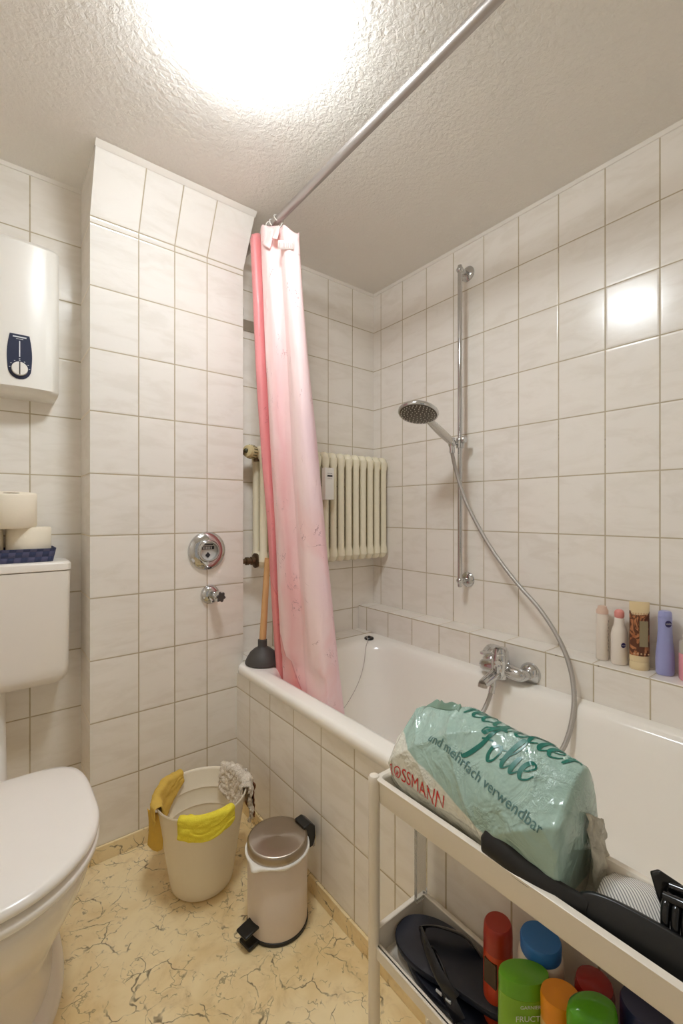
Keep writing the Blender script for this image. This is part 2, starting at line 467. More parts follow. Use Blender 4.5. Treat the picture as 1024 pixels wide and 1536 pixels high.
# ------------------------------------------------------------------ shower rail, hand shower, hose
RX, RY = 1.505, 1.129
rail = thing('shower_rail', 'tall chrome shower rail fixed to the right tiled wall', 'shower rail', (1.559, 1.135, .842))
part(MB().lathe([(.0085, .82), (.0095, .824), (.0095, 2.125), (.0085, 2.13)], (RX, RY, 0), n=24), 'bar', M_chrome, rail)
for z in (.845, 2.112):
    part(MB().lathe([(.031, 0), (.031, .004), (.024, .011), (.012, .014)], (1.559, RY, z), (-1, 0, 0)), 'wall_flange', M_chrome, rail)
    part(MB().tube([(1.55, RY, z), (RX, RY, z)], .009, 16).ball((RX, RY, z), .0145, 20), 'bracket', M_chrome, rail)
HZ = 1.405
mb = MB().lathe([(.0155, -.02), (.017, -.016), (.017, .016), (.0155, .02)], (RX, RY, HZ), n=24)
mb.tube([(RX, RY, HZ+.002), (RX-.03, RY+.01, HZ)], .008, 14)
mb.lathe([(.010, 0), (.014, .003), (.014, .014), (.010, .018)], (RX-.004, RY-.014, HZ+.012), (-.2, -1, 0), n=20)
mb.tube([(RX-.032, RY+.012, HZ-.012), (RX-.045, RY+.012, HZ+.018)], .0155, 18)
part(mb, 'slider', M_chrome, rail, angle=45)

hs = thing('hand_shower', 'round chrome hand shower with a dark spray face in its holder', 'hand shower', (1.46, 1.141, HZ))
h0 = Vector((1.462, 1.141, HZ-.03)); h1 = Vector((1.31, 1.133, HZ+.062))
hp = [h0, h0.lerp(Vector((1.455, 1.141, HZ+.012)), 1), Vector((1.40, 1.138, HZ+.032)), Vector((1.35, 1.135, HZ+.052)), h1]
part(MB().tube([(1.470, 1.141, HZ-.002), (1.452, 1.141, HZ+.010), (1.40, 1.139, HZ+.034), (1.35, 1.136, HZ+.057), (1.312, 1.133, HZ+.073)], lambda t: .0115 + .005*math.sin(PI*min(1, t*1.05)), 20, smooth=5), 'handle', M_satin, hs, angle=60)
nrm = Vector((-.30, -.13, -.94)).normalized(); hc = Vector((1.252, 1.127, 1.492))
part(MB().lathe([(.073, -.004), (.0755, .001), (.075, .006), (.066, .015), (.035, .022), (.001, .024)], hc, -nrm, n=56), 'head', M_chrome, hs, angle=50)
m = N('spray_face_dark'); m.set(srgb(92, 86, 76), .28, .35); 
part(MB().lathe([(.001, .0065), (.06, .006), (.069, .004), (.0715, .001)], hc, nrm, n=56), 'spray_face', m.m, hs, angle=50)
nz = MB(); q = Vector((0, 0, 1)).rotation_difference(nrm)
for ring, cnt in ((.012, 5), (.026, 12), (.04, 16), (.052, 24), (.062, 30)):
    for i in range(cnt):
        a = 2*PI*i/cnt + ring*40
        nz.lathe([(.0021, 0), (.0015, .003)], hc + q @ Vector((ring*math.cos(a), ring*math.sin(a), .0055)), nrm, n=6)
part(nz, 'nozzles', plain('nozzle_grey', (226, 222, 214), .4), hs)
part(MB().tube([hc + Vector((.058, .004, -.014)), hc + Vector((.082, .005, -.020))], .010, 14), 'selector_button', M_black, hs)

hose_pts = [(1.466, 1.141, 1.392), (1.468, 1.139, 1.36), (1.472, 1.12, 1.28), (1.478, 1.082, 1.17), (1.482, 1.02, 1.06), (1.480, .95, .965), (1.473, .86, .872), (1.462, .765, .79), (1.445, .69, .70), (1.422, .645, .61), (1.385, .625, .52), (1.335, .63, .43), (1.28, .665, .36), (1.215, .73, .30), (1.17, .81, .28), (1.19, .875, .32), (1.26, .89, .40), (1.325, .883, .475), (1.350, .878, .528)]
hose = thing('shower_hose', 'long grey metal shower hose looping from the rail into the tub', 'hose', (1.45, .9, .6))
P = crom(hose_pts, 60)
def ribr(t, n=len(P)): return .0072 + (.00055 if int(t*(n-1)+.5) % 3 == 0 else 0)
part(MB().tube(P, ribr, 10), 'tube', M_hose, hose, angle=80)
part(MB().tube([(1.467, 1.141, 1.398), (1.468, 1.139, 1.362)], .0105, 18), 'end_nut', M_chrome, hose)
part(MB().tube([(1.351, .878, .53), (1.344, .879, .508)], .0105, 18), 'end_nut', M_chrome, hose)

# ------------------------------------------------------------------ radiator
rad = thing('radiator', 'cream ribbed tubular radiator on the far wall above the tub', 'radiator', (1.19, 1.64, .9))
RZ0, RZ1 = .895, 1.398
NS = 16
sec0 = None
def section_mb(x):
    mb = MB(); zs = (RZ0, RZ1)
    for y in (1.607, 1.668):
        pts = [(x, y, RZ0+.036), (x, y, RZ1-.036)]
        loops = []
        for z, rx, ry in ((RZ0+.03, .020, .019), (RZ0+.055, .0185, .0175), (RZ0+.075, .0145, .0145), (RZ1-.075, .0145, .0145), (RZ1-.055, .0185, .0175), (RZ1-.03, .020, .019)):
            loops.append([(x + rx*math.cos(2*PI*j/16), y + ry*math.sin(2*PI*j/16), z) for j in range(16)])
        mb.loft(loops)
    for z0, sg in ((RZ0, 1), (RZ1, -1)):
        loops = []
        for k in range(11):
            y = 1.590 + .096*k/10
            e = math.sqrt(max(0, 1 - (2*k/10-1)**4))
            hh = .032*max(e, .05); ww = .0208*max(e, .25)
            loops.append([(x + ww*math.cos(2*PI*j/16), y, z0 + sg*.034 + hh*math.sin(2*PI*j/16)) for j in range(16)])
        mb.loft(loops)
    return mb
for i in range(NS):
    part(section_mb(.866 + .0443*i), 'radiator_section', M_radiator, rad, angle=50)
part(MB().box(1.141, 1.189, 1.560, 1.588, 1.178, 1.318), 'heat_meter_box', M_whiteplastic, rad, bevel=.003)
part(MB().box(1.152, 1.179, 1.5590, 1.5598, 1.279, 1.286), 'display', M_dark, rad)
mb = MB()
for k in range(6): mb.box(1.152+.0045*k, 1.155+.0045*k, 1.5590, 1.5598, 1.2925, 1.294)
for k in range(5): mb.box(1.154+.005*k, 1.157+.005*k, 1.5590, 1.5598, 1.2700, 1.2712)
part(mb, 'print', M_ink, rad)
kn = MB().lathe([(.012, 0), (.024, .004), (.027, .014), (.027, .036), (.023, .048), (.012, .052), (.008, .052)], (.845, 1.637, 1.365), (-.92, -.38, .05), n=30)
part(kn, 'thermostat_valve', M_oldknob, rad, angle=40)
gr = MB(); q = Vector((0, 0, 1)).rotation_difference(Vector((-.92, -.38, .05)).normalized())
for k in range(14):
    a = 2*PI*k/14
    u = Vector((math.cos(a), math.sin(a), 0)); t = Vector((-math.sin(a), math.cos(a), 0))
    b = Vector((.845, 1.637, 1.365))
    gr.prism([b + q @ (u*.0268 + t*.0016 + Vector((0, 0, .014))), b + q @ (u*.0268 - t*.0016 + Vector((0, 0, .014))), b + q @ (u*.0268 - t*.0016 + Vector((0, 0, .036))), b + q @ (u*.0268 + t*.0016 + Vector((0, 0, .036)))], (0, 0, 0), q @ (u*.0012))
gr.lathe([(.009, 0), (.009, .008), (.005, .012)], b + q @ Vector((0, 0, .05)), (-.92, -.38, .05), n=16)
part(gr, 'grip_ribs', plain('olive_ribs', (70, 66, 40), .5), rad)
part(MB().tube([(.87, 1.637, 1.362), (.84, 1.637, 1.362)], .015, 16).tube([(.85, 1.637, 1.362), (.852, 1.637, 1.33)], .013, 14), 'valve_body', M_brass, rad)
part(MB().tube([(.80, 1.637, 1.362), (.779, 1.637, 1.362)], .01, 14), 'inlet_pipe', M_brass, rad)
lv = MB().lathe([(.029, 0), (.03, .008), (.02, .012)], (.852, 1.637, .928), (-1, 0, 0), n=28).lathe([(.017, 0), (.017, .02), (.013, .022), (.013, .03), (.016, .031), (.016, .042), (.010, .044), (.010, .068)], (.846, 1.637, .928), (-1, 0, 0), n=16)
part(lv, 'return_valve', M_brass, rad, angle=35)

# ------------------------------------------------------------------ chrome fittings on the pillar
wm = thing('water_meter_rosette', 'large round chrome water meter cover set in the pillar tiles', 'water meter', (.633, 1.61, .981))
c = (.633, 1.61, .981)
part(MB().lathe([(.071, 0), (.071, .004), (.066, .012), (.044, .021), (.041, .021), (.041, .010)], c, (0, -1, 0), n=56, cap0=False, cap1=False), 'cover_ring', M_chrome, wm, angle=40)
part(MB().lathe([(.0415, .003), (.0415, .022), (.036, .030), (.033, .030), (.033, .004)], c, (0, -1, 0), n=40, cap0=False, cap1=False), 'sleeve', M_chrome, wm, angle=40)
part(MB().lathe([(.033, .0), (.033, .012), (.001, .0125)], c, (0, -1, 0), n=40), 'dial', plain('dial_grey', (206, 202, 196), .3), wm)
mb = MB().box(.610, .656, 1.5965, 1.5975, .987, .999)
mb.prism([(.622, 1.597, .966), (.632, 1.597, .978), (.642, 1.597, .966), (.632, 1.597, .956)], (0, 0, 0), (0, -.001, 0))
mb.box(.612, .652, 1.5965, 1.5975, 1.003, 1.007)
part(mb, 'counter_window', M_dark, wm)
mb = MB()
for k in range(6): mb.box(.613+.006*k, .616+.006*k, 1.5955, 1.5965, .9885, .9975)
part(mb, 'print', M_print, wm)

sv = thing('stop_valve', 'small chrome stop valve with dark round handle under the meter cover', 'valve', (.645, 1.61, .818))
c = (.645, 1.61, .818)
part(MB().lathe([(.036, 0), (.035, .005), (.028, .014), (.016, .019)], c, (0, -1, 0), n=36), 'flange', M_chrome, sv, angle=50)
dv = Vector((.22, -1, -.03))
part(MB().lathe([(.014, .01), (.014, .03), (.017, .034), (.017, .056), (.012, .058)], c, dv, n=24), 'spindle', M_chrome, sv, angle=40)
qq = Vector((0, 0, 1)).rotation_difference(dv.normalized()); hb = []
for h, s in ((.045, .9), (.049, 1), (.068, 1), (.072, .9)):
    hb.append([Vector(c) + qq @ Vector(((.0175+.0028*math.cos(6*2*PI*j/48))*s*math.cos(2*PI*j/48), (.0175+.0028*math.cos(6*2*PI*j/48))*s*math.sin(2*PI*j/48), h)) for j in range(48)])
part(MB().loft(hb[:3]), 'handle', M_chrome, sv, angle=50)
part(MB().loft([[p for p in hb[2]], [p for p in hb[3]]]), 'handle_cap', M_rubber, sv)

# steel holder plate on the far wall beside the pillar
st = thing('wall_holder', 'small steel wall holder half hidden behind the pink curtain', 'wall holder', (.83, 1.709, 1.90))
part(MB().box(.785, .885, 1.703, 1.709, 1.880, 1.925), 'plate', M_steel, st, bevel=.001)
part(MB().tube([(.812, 1.704, 1.925), (.812, 1.688, 1.926), (.812, 1.684, 1.94), (.812, 1.685, 1.962), (.812, 1.70, 1.965), (.812, 1.704, 1.95)], .004, 10, smooth=3), 'hook', M_chrome, st)
part(MB().lathe([(.005, 0), (.004, .003), (.001, .0035)], (.800, 1.703, 1.905), (0, -1, 0), n=12), 'screw', M_whiteplastic, st)

# ------------------------------------------------------------------ water heater
wh = thing('water_heater', 'white wall mounted instant water heater above the toilet cistern', 'water heater', (.072, 1.79, 1.5))
def hloop(z, s=1, dy=0):
    pts = [(.072-.105*s, 1.79, z)]
    for k in range(17):
        u = -1 + 2*k/16
        x = .072 + .105*s*u
        y = 1.695 - .022*(1 - abs(u)**2.2)*s + (.012 if abs(u) > .99 else 0) + dy
        pts.append((x, y, z))
    pts.append((.072+.105*s, 1.79, z)); return pts
L = [hloop(1.490, .93, .03), hloop(1.500, .985, .008), hloop(1.508, 1), hloop(1.95, 1), hloop(1.962, .985, .01), hloop(1.967, .93, .035)]
part(MB().loft(L), 'housing', M_whiteplastic, wh, angle=40)
pn = []
PC = 1.596; 
def surf_y(x): 
    u = (x - .072)/.105
    return 1.695 - .022*(1 - abs(u)**2.2)
out = []
for k in range(41):
    t = k/40
    if t <= .25:   # top edge
        u = t/.25; out.append((-.0245+.049*u, 1.665))
    elif t <= .5:
        u = (t-.25)/.25; out.append((.0245 + .005*u + .004*math.sin(PI*u), 1.665 - .102*u))
    elif t <= .75:
        u = (t-.5)/.25; a = PI*u; out.append((.0295*math.cos(a), 1.563 - .034*math.sin(a)))
    else:
        u = (t-.75)/.25; out.append((-.0245 - .005*(1-u) - .004*math.sin(PI*u), 1.563 + .102*u))
cx = .072
out = out[:-1]
mb = MB().loft([[(cx+x, surf_y(cx+x)+.001, z) for x, z in out], [(cx+x, surf_y(cx+x)-.0015, z) for x, z in out]])
part(mb, 'control_panel', M_navy, wh)
mb = MB()
yy = surf_y(.072) - .0026
mb.box(.055, .089, yy, yy+.0008, 1.655, 1.6585); mb.box(.063, .081, yy, yy+.0008, 1.650, 1.6515)
mb.box(.0706, .0734, yy, yy+.0008, 1.597, 1.645); mb.box(.0703, .0737, yy, yy+.0008, 1.590, 1.592)
for k in range(7):
    a = R(180 - 180*k/6 if True else 0); 
    x = .072 + .0245*math.cos(a); z = 1.563 + .0235*math.sin(a)
    mb.box(x-.0017, x+.0017, yy, yy+.0012, z-.0007, z+.0007)
part(mb, 'scale_print', M_print, wh)
part(MB().lathe([(.0205, 0), (.0205, .006), (.0195, .0105), (.001, .011)], (.072, yy+.001, 1.5600), (0, -1, 0), n=40), 'knob', M_whiteplastic, wh)
part(MB().box(.0708, .0732, yy-.0115, yy-.0098, 1.541, 1.579), 'pointer', M_dark, wh)

# ------------------------------------------------------------------ toilet and cistern
cs = thing('toilet_cistern', 'cream white plastic toilet cistern on the wall beside the pillar', 'cistern', (0.0, 1.79, .60))
L = []
def cl(z, hw, y0, r=.022): return rrect(.0-hw, .0+hw, y0, 1.79, r, z, 5)
L += [cl(.580, .150, 1.70), cl(.583, .170, 1.675), cl(.592, .186, 1.66), cl(.612, .197, 1.652), (cl(.64, .2, 1.65)), cl(.939, .204, 1.648)]
part(MB().loft(L), 'tank', M_cistern, cs, angle=40)
part(MB().loft([cl(.941, .203, 1.649), cl(.943, .206, 1.646), cl(.962, .206, 1.646), cl(.968, .202, 1.650), cl(.970, .195, 1.657)]), 'lid', M_cistern, cs, angle=40)
part(MB().box(.198, .203, 1.70, 1.74, .915, .928), 'side_clip', M_whiteplastic, cs, bevel=.002)

tl = thing('toilet', 'white ceramic toilet with its seat lid closed', 'toilet', (.0, 1.25, 0))
def dl(z, a, yf, yb, pf=2.0, pb=2.6, cx=.0, yc=None, n=72):
    """D outline: yf front tip, yb back edge"""
    yc = yc if yc is not None else (yf + .5*(yb-yf)); pts = []
    for i in range(n):
        t = 2*PI*i/n; c, s = math.cos(t), math.sin(t)
        p = pf if s < 0 else pb; bb = (yc - yf) if s < 0 else (yb - yc)
        k = (abs(c)**p + abs(s)**p) ** (-1/p)
        pts.append((cx + a*k*c, yc + bb*k*s, z))
    return pts
L = [dl(0, .148, 1.09, 1.62, 2.2, 3), dl(.020, .144, 1.09, 1.62, 2.2, 3), dl(.035, .124, 1.12, 1.60, 2.2, 3), dl(.12, .122, 1.12, 1.58, 2.2, 3),
     dl(.2, .146, 1.07, 1.56, 2.2, 3), dl(.27, .173, 1.015, 1.53), dl(.32, .187, .988, 1.50), dl(.350, .193, .980, 1.49), dl(.364, .194, .978, 1.485), dl(.371, .189, .983, 1.48), dl(.373, .175, 1.0, 1.46), dl(.3735, .13, 1.04, 1.42)]
part(MB().loft(L), 'bowl', M_ceramic, tl, angle=50)
L = [dl(.3745, .176, .997, 1.44, 2, 4), dl(.380, .178, .995, 1.44, 2, 4), dl(.3815, .198, .971, 1.445, 2, 4), dl(.387, .203, .966, 1.445, 2, 4), dl(.397, .204, .965, 1.445, 2, 4), dl(.4025, .200, .969, 1.44, 2, 4), dl(.404, .186, .985, 1.44, 2, 4)]
part(MB().loft(L), 'seat', M_lid, tl, angle=50)
L = [dl(.4045, .184, .987, 1.44, 2, 5), dl(.409, .184, .987, 1.44, 2, 5), dl(.4105, .198, .972, 1.445, 2, 5), dl(.416, .204, .966, 1.445, 2, 5), dl(.424, .204, .966, 1.445, 2, 5), dl(.431, .199, .971, 1.442, 2, 5), dl(.434, .187, .983, 1.43, 2, 5), dl(.436, .11, 1.06, 1.38, 2, 4)]
part(MB().loft(L), 'seat_lid', M_lid, tl, angle=50)
part(MB().tube([(-.08, 1.455, .405), (.08, 1.455, .405)], .012, 14), 'hinge', M_lid, tl)
part(MB().tube([(.012, 1.725, .58), (.012, 1.725, .46), (.012, 1.70, .38), (.01, 1.60, .32), (.01, 1.53, .30)], lambda t: .027 + .004*t, 22, smooth=6), 'flush_pipe', M_whiteplastic, tl)

# basket with toilet paper
bk = thing('woven_basket', 'dark blue woven band basket on top of the cistern', 'basket', (.02, 1.715, .970))
m = N('blue_webbing'); X = m.xyz(m.obj())
cu = m.math('FLOOR', m.math('MULTIPLY', m.math('ADD', X[0], X[1]), 1/.017)); cv = m.math('FLOOR', m.math('MULTIPLY', X[2], 1/.0165))
ck = m.math('MODULO', m.math('ABSOLUTE', m.math('ADD', cu, cv)), 2.0)
m.set(m.mix(ck, srgb(50, 60, 96), srgb(82, 84, 118)), .55)
fu = m.math('FRACT', m.math('MULTIPLY', m.math('ADD', X[0], X[1]), 1/.017)); fv = m.math('FRACT', m.math('MULTIPLY', X[2], 1/.0165))
hh = m.math('ADD', m.math('SINE', m.math('MULTIPLY', m.math('ADD', fu, 0), PI)), m.math('SINE', m.math('MULTIPLY', fv, PI)))
m.bump(m.math('ADD', hh, ck), .6, .003); M_web = m.m
def bl(z, e, w=0): return rrect(-.150-e+w, .166+e-w, 1.654-e+w, 1.782+e*.1-w, .012, z, 4)
part(MB().loft([bl(.9705, -.008), bl(1.012, .0), bl(1.012, .0, .003), bl(.9735, -.007, .003)], cap0=True, cap1=True), 'weave', M_web, bk, angle=40)
def roll(x, y, z, r, h, label):
    t = thing('toilet_paper_roll', label, 'toilet paper', (x, y, z), 'toilet paper rolls above the cistern')
    part(MB().lathe([(.022, 0), (r-.003, 0), (r, .004), (r, h-.004), (r-.003, h), (.022, h), (.022, 0)], (x, y, z), n=56, cap0=False, cap1=False), 'paper', M_paper, t, angle=40)
    part(MB().lathe([(.0222, .001), (.0222, h-.0005), (.0205, h-.0005), (.0205, .001)], (x, y, z), n=30, cap0=False, cap1=False), 'core', M_card, t)
    return t
roll(.098, 1.722, .9745, .0595, .103, 'white toilet roll in the blue basket, right one of the bottom row')
roll(-.026, 1.722, .9745, .0595, .103, 'white toilet roll in the blue basket, left one cut by the photo edge')
roll(.052, 1.706, 1.081, .066, .103, 'white toilet roll lying on top of the two lower rolls').rotation_euler = (R(6), 0, 0)

# ------------------------------------------------------------------ curtain rod, rings, curtain
rod = thing('curtain_rod', 'long grey metal shower curtain rod below the ceiling', 'curtain rod', (.80, .5, 2.158))
part(MB().tube([(.80, YR_+.004, 2.158), (.80, 1.705, 2.158)], .0135, 28), 'tube', M_rod, rod)
for y, d in ((1.709, -1), (YR_, 1)):
    part(MB().lathe([(.026, 0), (.026, .008), (.017, .012), (.016, .022)], (.80, y, 2.158), (0, d, 0), n=24), 'end_cap', M_whiteplastic, rod)

m = N('pink_marble_vinyl'); U = m.uv(); X = m.xyz(U)
s = m.math('ADD', X[0], m.math('MULTIPLY', m.math('SUBTRACT', m.noise(m.scale(U, (1.5, 3.2, 1)), 1.6, 4, .6, .8), .5), .16))
pale = srgb(250, 226, 222)
col = m.ramp(s, [(0, srgb(224, 138, 140)), (.20, srgb(230, 148, 148)), (.28, srgb(244, 202, 202)), (.36, srgb(247, 216, 214)), (.46, srgb(240, 188, 190)), (.56, srgb(245, 208, 208)), (.68, srgb(247, 220, 218)), (.80, srgb(240, 208, 214)), (1, srgb(222, 190, 206))])
# large pink blots towards the hem and a pale top
bl_ = m.step(m.noise(m.scale(U, (2.2, 3.0, 1)), 2.0, 3, .5, .6), .50, .62)
col = m.mix(m.math('MULTIPLY', m.math('MULTIPLY', bl_, .28), m.step(X[1], .3, .95, inv=True)), col, srgb(238, 168, 168))
hem = m.math('ADD', m.math('ADD', X[1], m.math('MULTIPLY', X[0], .55)), m.math('MULTIPLY', m.math('SUBTRACT', m.noise(U, 4, 3), .5), .12))
hm = m.step(hem, .335, .345, inv=True)
col = m.mix(m.math('MULTIPLY', hm, m.math('ADD', .3, m.math('MULTIPLY', m.step(hem, .26, .34), .35))), col, srgb(236, 146, 138))
hl = m.step(m.math('ABSOLUTE', m.math('SUBTRACT', hem, .337)), .0, .005, inv=True)
col = m.mix(m.math('MULTIPLY', hl, .45), col, srgb(186, 96, 104))
top = m.step(X[1], .55, .95)
col = m.mix(m.math('MULTIPLY', top, m.step(X[0], .22, .30)), col, srgb(248, 216, 213))
nd = m.noise(m.scale(U, (2.0, 3.4, 1)), 1.7, 6, .62, 1.2)
vn = m.step(m.math('ABSOLUTE', m.math('SUBTRACT', nd, .5)), .0, .006, inv=True)
vb = m.step(m.noise(m.scale(U, (3, 6, 1)), 2.4, 3, .6), .52, .62)
col = m.mix(m.math('MULTIPLY', m.math('MULTIPLY', vn, vb), .75), col, srgb(150, 84, 92))
m.set(col, .42, 0, Subsurface_Weight=0.0)
m.bump(m.noise(m.scale(U, (10, 3, 1)), 3, 4), .25, .006)
M_curt = m.m
# control columns: s, top X, top Y, bottom X, bottom Y (far end first)
CC = [(0.00, .785, 1.545, .905, 1.530), (.07, .750, 1.492, .868, 1.492), (.14, .757, 1.470, .866, 1.462), (.20, .785, 1.475, .885, 1.455),
      (.26, .805, 1.475, .900, 1.440), (.30, .772, 1.452, .853, 1.418), (.36, .764, 1.425, .845, 1.385), (.44, .774, 1.395, .842, 1.335), (.50, .800, 1.380, .842, 1.290),
      (.54, .806, 1.362, .850, 1.262), (.58, .792, 1.345, .846, 1.240), (.66, .786, 1.318, .842, 1.190), (.72, .800, 1.292, .850, 1.140), (.78, .830, 1.290, .880, 1.120),
      (.86, .850, 1.330, .915, 1.130), (.93, .840, 1.380, .93, 1.185), (1.0, .850, 1.45, .94, 1.26)]
ZT, ZB = 2.128, .40
NR = 90
cols = crom([Vector((c[1], c[2], c[0])) for c in CC], 7); colb = crom([Vector((c[3], c[4], c[0])) for c in CC], 7)
grid = []; uv = []
for i in range(NR + 1):
    t = i / NR; row = []
    for j, (a, b) in enumerate(zip(cols, colb)):
        sfr = a.z
        k = t**1.15
        x = a.x*(1-k) + b.x*k; y = a.y*(1-k) + b.y*k
        ztop = 2.142 + .006*math.sin(sfr*40) - (.012 if sfr < .10 else 0) - .55*max(0, 1.40 - a.y)
        z = ztop*(1-t) + ZB*t
        am = .004 + .006*t
        n1 = noise.noise(Vector((sfr*9, z*2.2, 3.1))); n2 = noise.noise(Vector((sfr*22, z*7, 9.4)))
        x += am*n1*1.6 + .0022*n2; y += am*n1 + .002*n2
        if z < .60: x = max(x, .845 + .0)       # hangs inside the tub rim
        row.append((x, y, z)); uv.append((sfr, 1-t))
    grid.append(row)
cur = thing('shower_curtain', 'pink marbled shower curtain bunched at the far end of its rod', 'shower curtain', (.82, 1.45, 2.13))
co = part(MB().sheet(grid), 'cloth', M_curt, cur, angle=180)
ul = co.data.uv_layers.new(name='UVMap')
for lp in co.data.loops: ul.data[lp.index].uv = uv[lp.vertex_index]
md = co.modifiers.new('thick', 'SOLIDIFY'); md.thickness = .0012
# folded-over corners at the top
fl = []
for (p, q, r_, s_) in (((.792, 1.445, 2.150), (.786, 1.375, 2.118), (.772, 1.385, 2.045), (.768, 1.430, 2.085)),
                       ((.800, 1.392, 2.135), (.788, 1.340, 2.112), (.776, 1.342, 2.06), (.774, 1.37, 2.075))):
    g = []
    for i in range(7):
        u = i/6; g.append([Vector(p).lerp(Vector(q), v/6).lerp(Vector(s_).lerp(Vector(r_), v/6), u) + Vector((-.010*math.sin(PI*v/6), 0, .004*math.sin(7*u))) for v in range(7)])
    fl.append(g)
fo = MB()
for g in fl: fo.sheet(g)
f = part(fo, 'folded_hem', plain('pale_pink_vinyl', (250, 216, 212), .42), cur, angle=180, solid=.001)
tagm = MB(); tg = [[(.765 + .038*i/6, 1.317 - .038*i/6, 2.044 - .006*i/6 - .030*j) for i in range(7)] for j in range(2)]
tagm.sheet(tg); part(tagm, 'care_tag', plain('care_tag_white', (236, 222, 214), .6), cur, angle=180, solid=.0008)
tp = MB()
for k in range(15):
    if k % 4 == 3: continue
    p0 = Vector((.765 + .0022 + .0023*k, 1.317 - .0022 - .0023*k, -.012)) + Vector((-.62, -.785, 0))*.0008
    z1 = .0004*k
    tp.prism([p0 + Vector((0, 0, 2.031-z1)), p0 + Vector((.0015, -.0012, 2.031-z1)), p0 + Vector((.0015, -.0012, 2.047-z1)), p0 + Vector((0, 0, 2.047-z1))], (0, 0, 0), (-.0003, -.0004, 0))
part(tp, 'tag_print', plain('tag_print_grey', (176, 150, 146), .6), cur)

def ring(y, tilt, label):
    t = thing('curtain_ring', label, 'curtain ring', (.80, y, 2.158), 'white curtain rings on the rod')
    pts = []
    for k in range(19):
        a = R(-60 + 300*k/18)
        pts.append((.80 + .0172*math.sin(a)*1.0, y + tilt*.006*math.cos(a), 2.158 + .0172*math.cos(a)))
    pts = [(.80 + .0175*math.cos(a), y + tilt*math.sin(a)*.5, 2.158 + .0175*math.sin(a)) for a in [R(230 - 280*k/20) for k in range(21)]]
    pts += [(.806, y - tilt*.6, 2.138), (.798, y - tilt*.7, 2.122), (.792, y - tilt*.5, 2.125)]
    part(MB().tube(pts, .0019, 8, smooth=2), 'loop', M_whiteplastic, t)
    return t
for i, (y, tl_, lb) in enumerate(((1.372, .02, 'white curtain ring, the nearest one on the rod'), (1.405, .012, 'white curtain ring, second from the near end of the bunch'),
                   (1.432, -.01, 'white curtain ring, third from the near end of the bunch'), (1.462, .015, 'white curtain ring, the farthest one visible beside the pillar'))):
    ring(y, tl_, lb)

# ------------------------------------------------------------------ plunger
pg = thing('plunger', 'toilet plunger with grey rubber cup standing on the tub corner', 'plunger', (.826, 1.545, .541))
b0 = Vector((.829, 1.545, .5415)); ax = Vector((.055, .05, .40)).normalized()
part(MB().lathe([(.062, 0), (.066, .003), (.066, .008), (.060, .022), (.048, .042), (.032, .056), (.020, .062), (.0175, .066), (.0175, .090), (.0145, .092)], b0, (.0, .0, 1), n=44), 'cup', M_rubber, pg, angle=40)
part(MB().tube([b0 + Vector((0, 0, .075)), b0 + Vector((0, 0, .075)) + ax*.33], lambda t: .0135 - .002*t, 18), 'handle', M_wood, pg)

# ------------------------------------------------------------------ bucket and cloths
BC = Vector((.512, 1.339, 0)); BH = .268
def br(z): return .090 + (.131-.090)*(z/BH)
bu = thing('bucket', 'white plastic bucket on the floor in the corner by the tub', 'bucket', tuple(BC))
M_bucket = plain('bucket_plastic', (238, 228, 206), .38, var=.015)
M_bucket.node_tree.nodes['Principled BSDF'].inputs['Subsurface Weight'].default_value = 0
pr = [(.076, .001), (.086, .003), (.0905, .008)] + [(br(z), z) for z in (.03, .1, .2, .24)] + [(br(BH), BH-.006), (br(BH)+.003, BH-.002), (br(BH)+.002, BH+.002), (br(BH)-.001, BH+.001)]
zz = [BH-.006, .215, .213, .211, .209, .165, .163, .161, .159, .1, .02]
for z in zz: pr.append((br(z) - .003 - (.0022 if z in (.213, .211, .163, .161) else 0), z))
pr += [(.07, .010), (.001, .009)]
part(MB().lathe(pr, BC, n=72), 'body', M_bucket, bu, angle=50)

def drape(th0, th1, inn, outl, off, n=26, m_=26, wob=.004, seed=1, flare=0, edge=None, bunch=0):
    """cloth laid over the bucket rim between two angles"""
    g = []
    for j in range(m_+1):
        row = []
        for i in range(n+1):
            u = i/n; v = j/m_
            li = inn(u); lo = outl(u); sarc = -li + (li+lo)*v
            th = R(th0 + (th1-th0)*(u + (bunch*math.sin(PI*v)*(u-.5))))
            rim = br(BH) + .001
            if sarc < -.006:
                z = BH + .004 + sarc + .006; r = br(max(z, 0)) - .006 - off
            elif sarc > .006:
                z = BH + .004 - (sarc - .006); r = rim + .006 + off + flare*(sarc)
            else:
                a = (sarc/.006)*PI/2; z = BH + .004 + (.005+off)*math.cos(a); r = rim + (.007+off)*math.sin(a)
            w = noise.noise(Vector((u*4+seed, v*5, seed*3.3))) * wob + noise.noise(Vector((u*13+seed, v*11, 2))) * wob*.35
            if sarc > 0: r += abs(w) + w*.3
            else: r -= abs(w)
            z += w*.6
            row.append((BC.x + r*math.cos(th), BC.y + r*math.sin(th), z))
        g.append(row)
    return g
m = N('yellow_cloth'); o_ = m.pos()
m.set(m.mix(m.noise(o_, 120, 2), srgb(246, 232, 74), srgb(236, 216, 60)), .9); m.bump(m.noise(o_, 420, 2), .7, .002); M_yel = m.m
m = N('ochre_cloth'); o_ = m.pos()
m.set(m.mix(m.noise(o_, 60, 3), srgb(228, 190, 82), srgb(206, 172, 84)), .85); m.bump(m.noise(o_, 260, 2), .5, .0015); M_och = m.m
c1 = thing('cleaning_cloth', 'bright yellow cleaning cloth over the front rim of the bucket', 'cloth', (.48, 1.21, BH), 'cloths hung over the bucket rim')
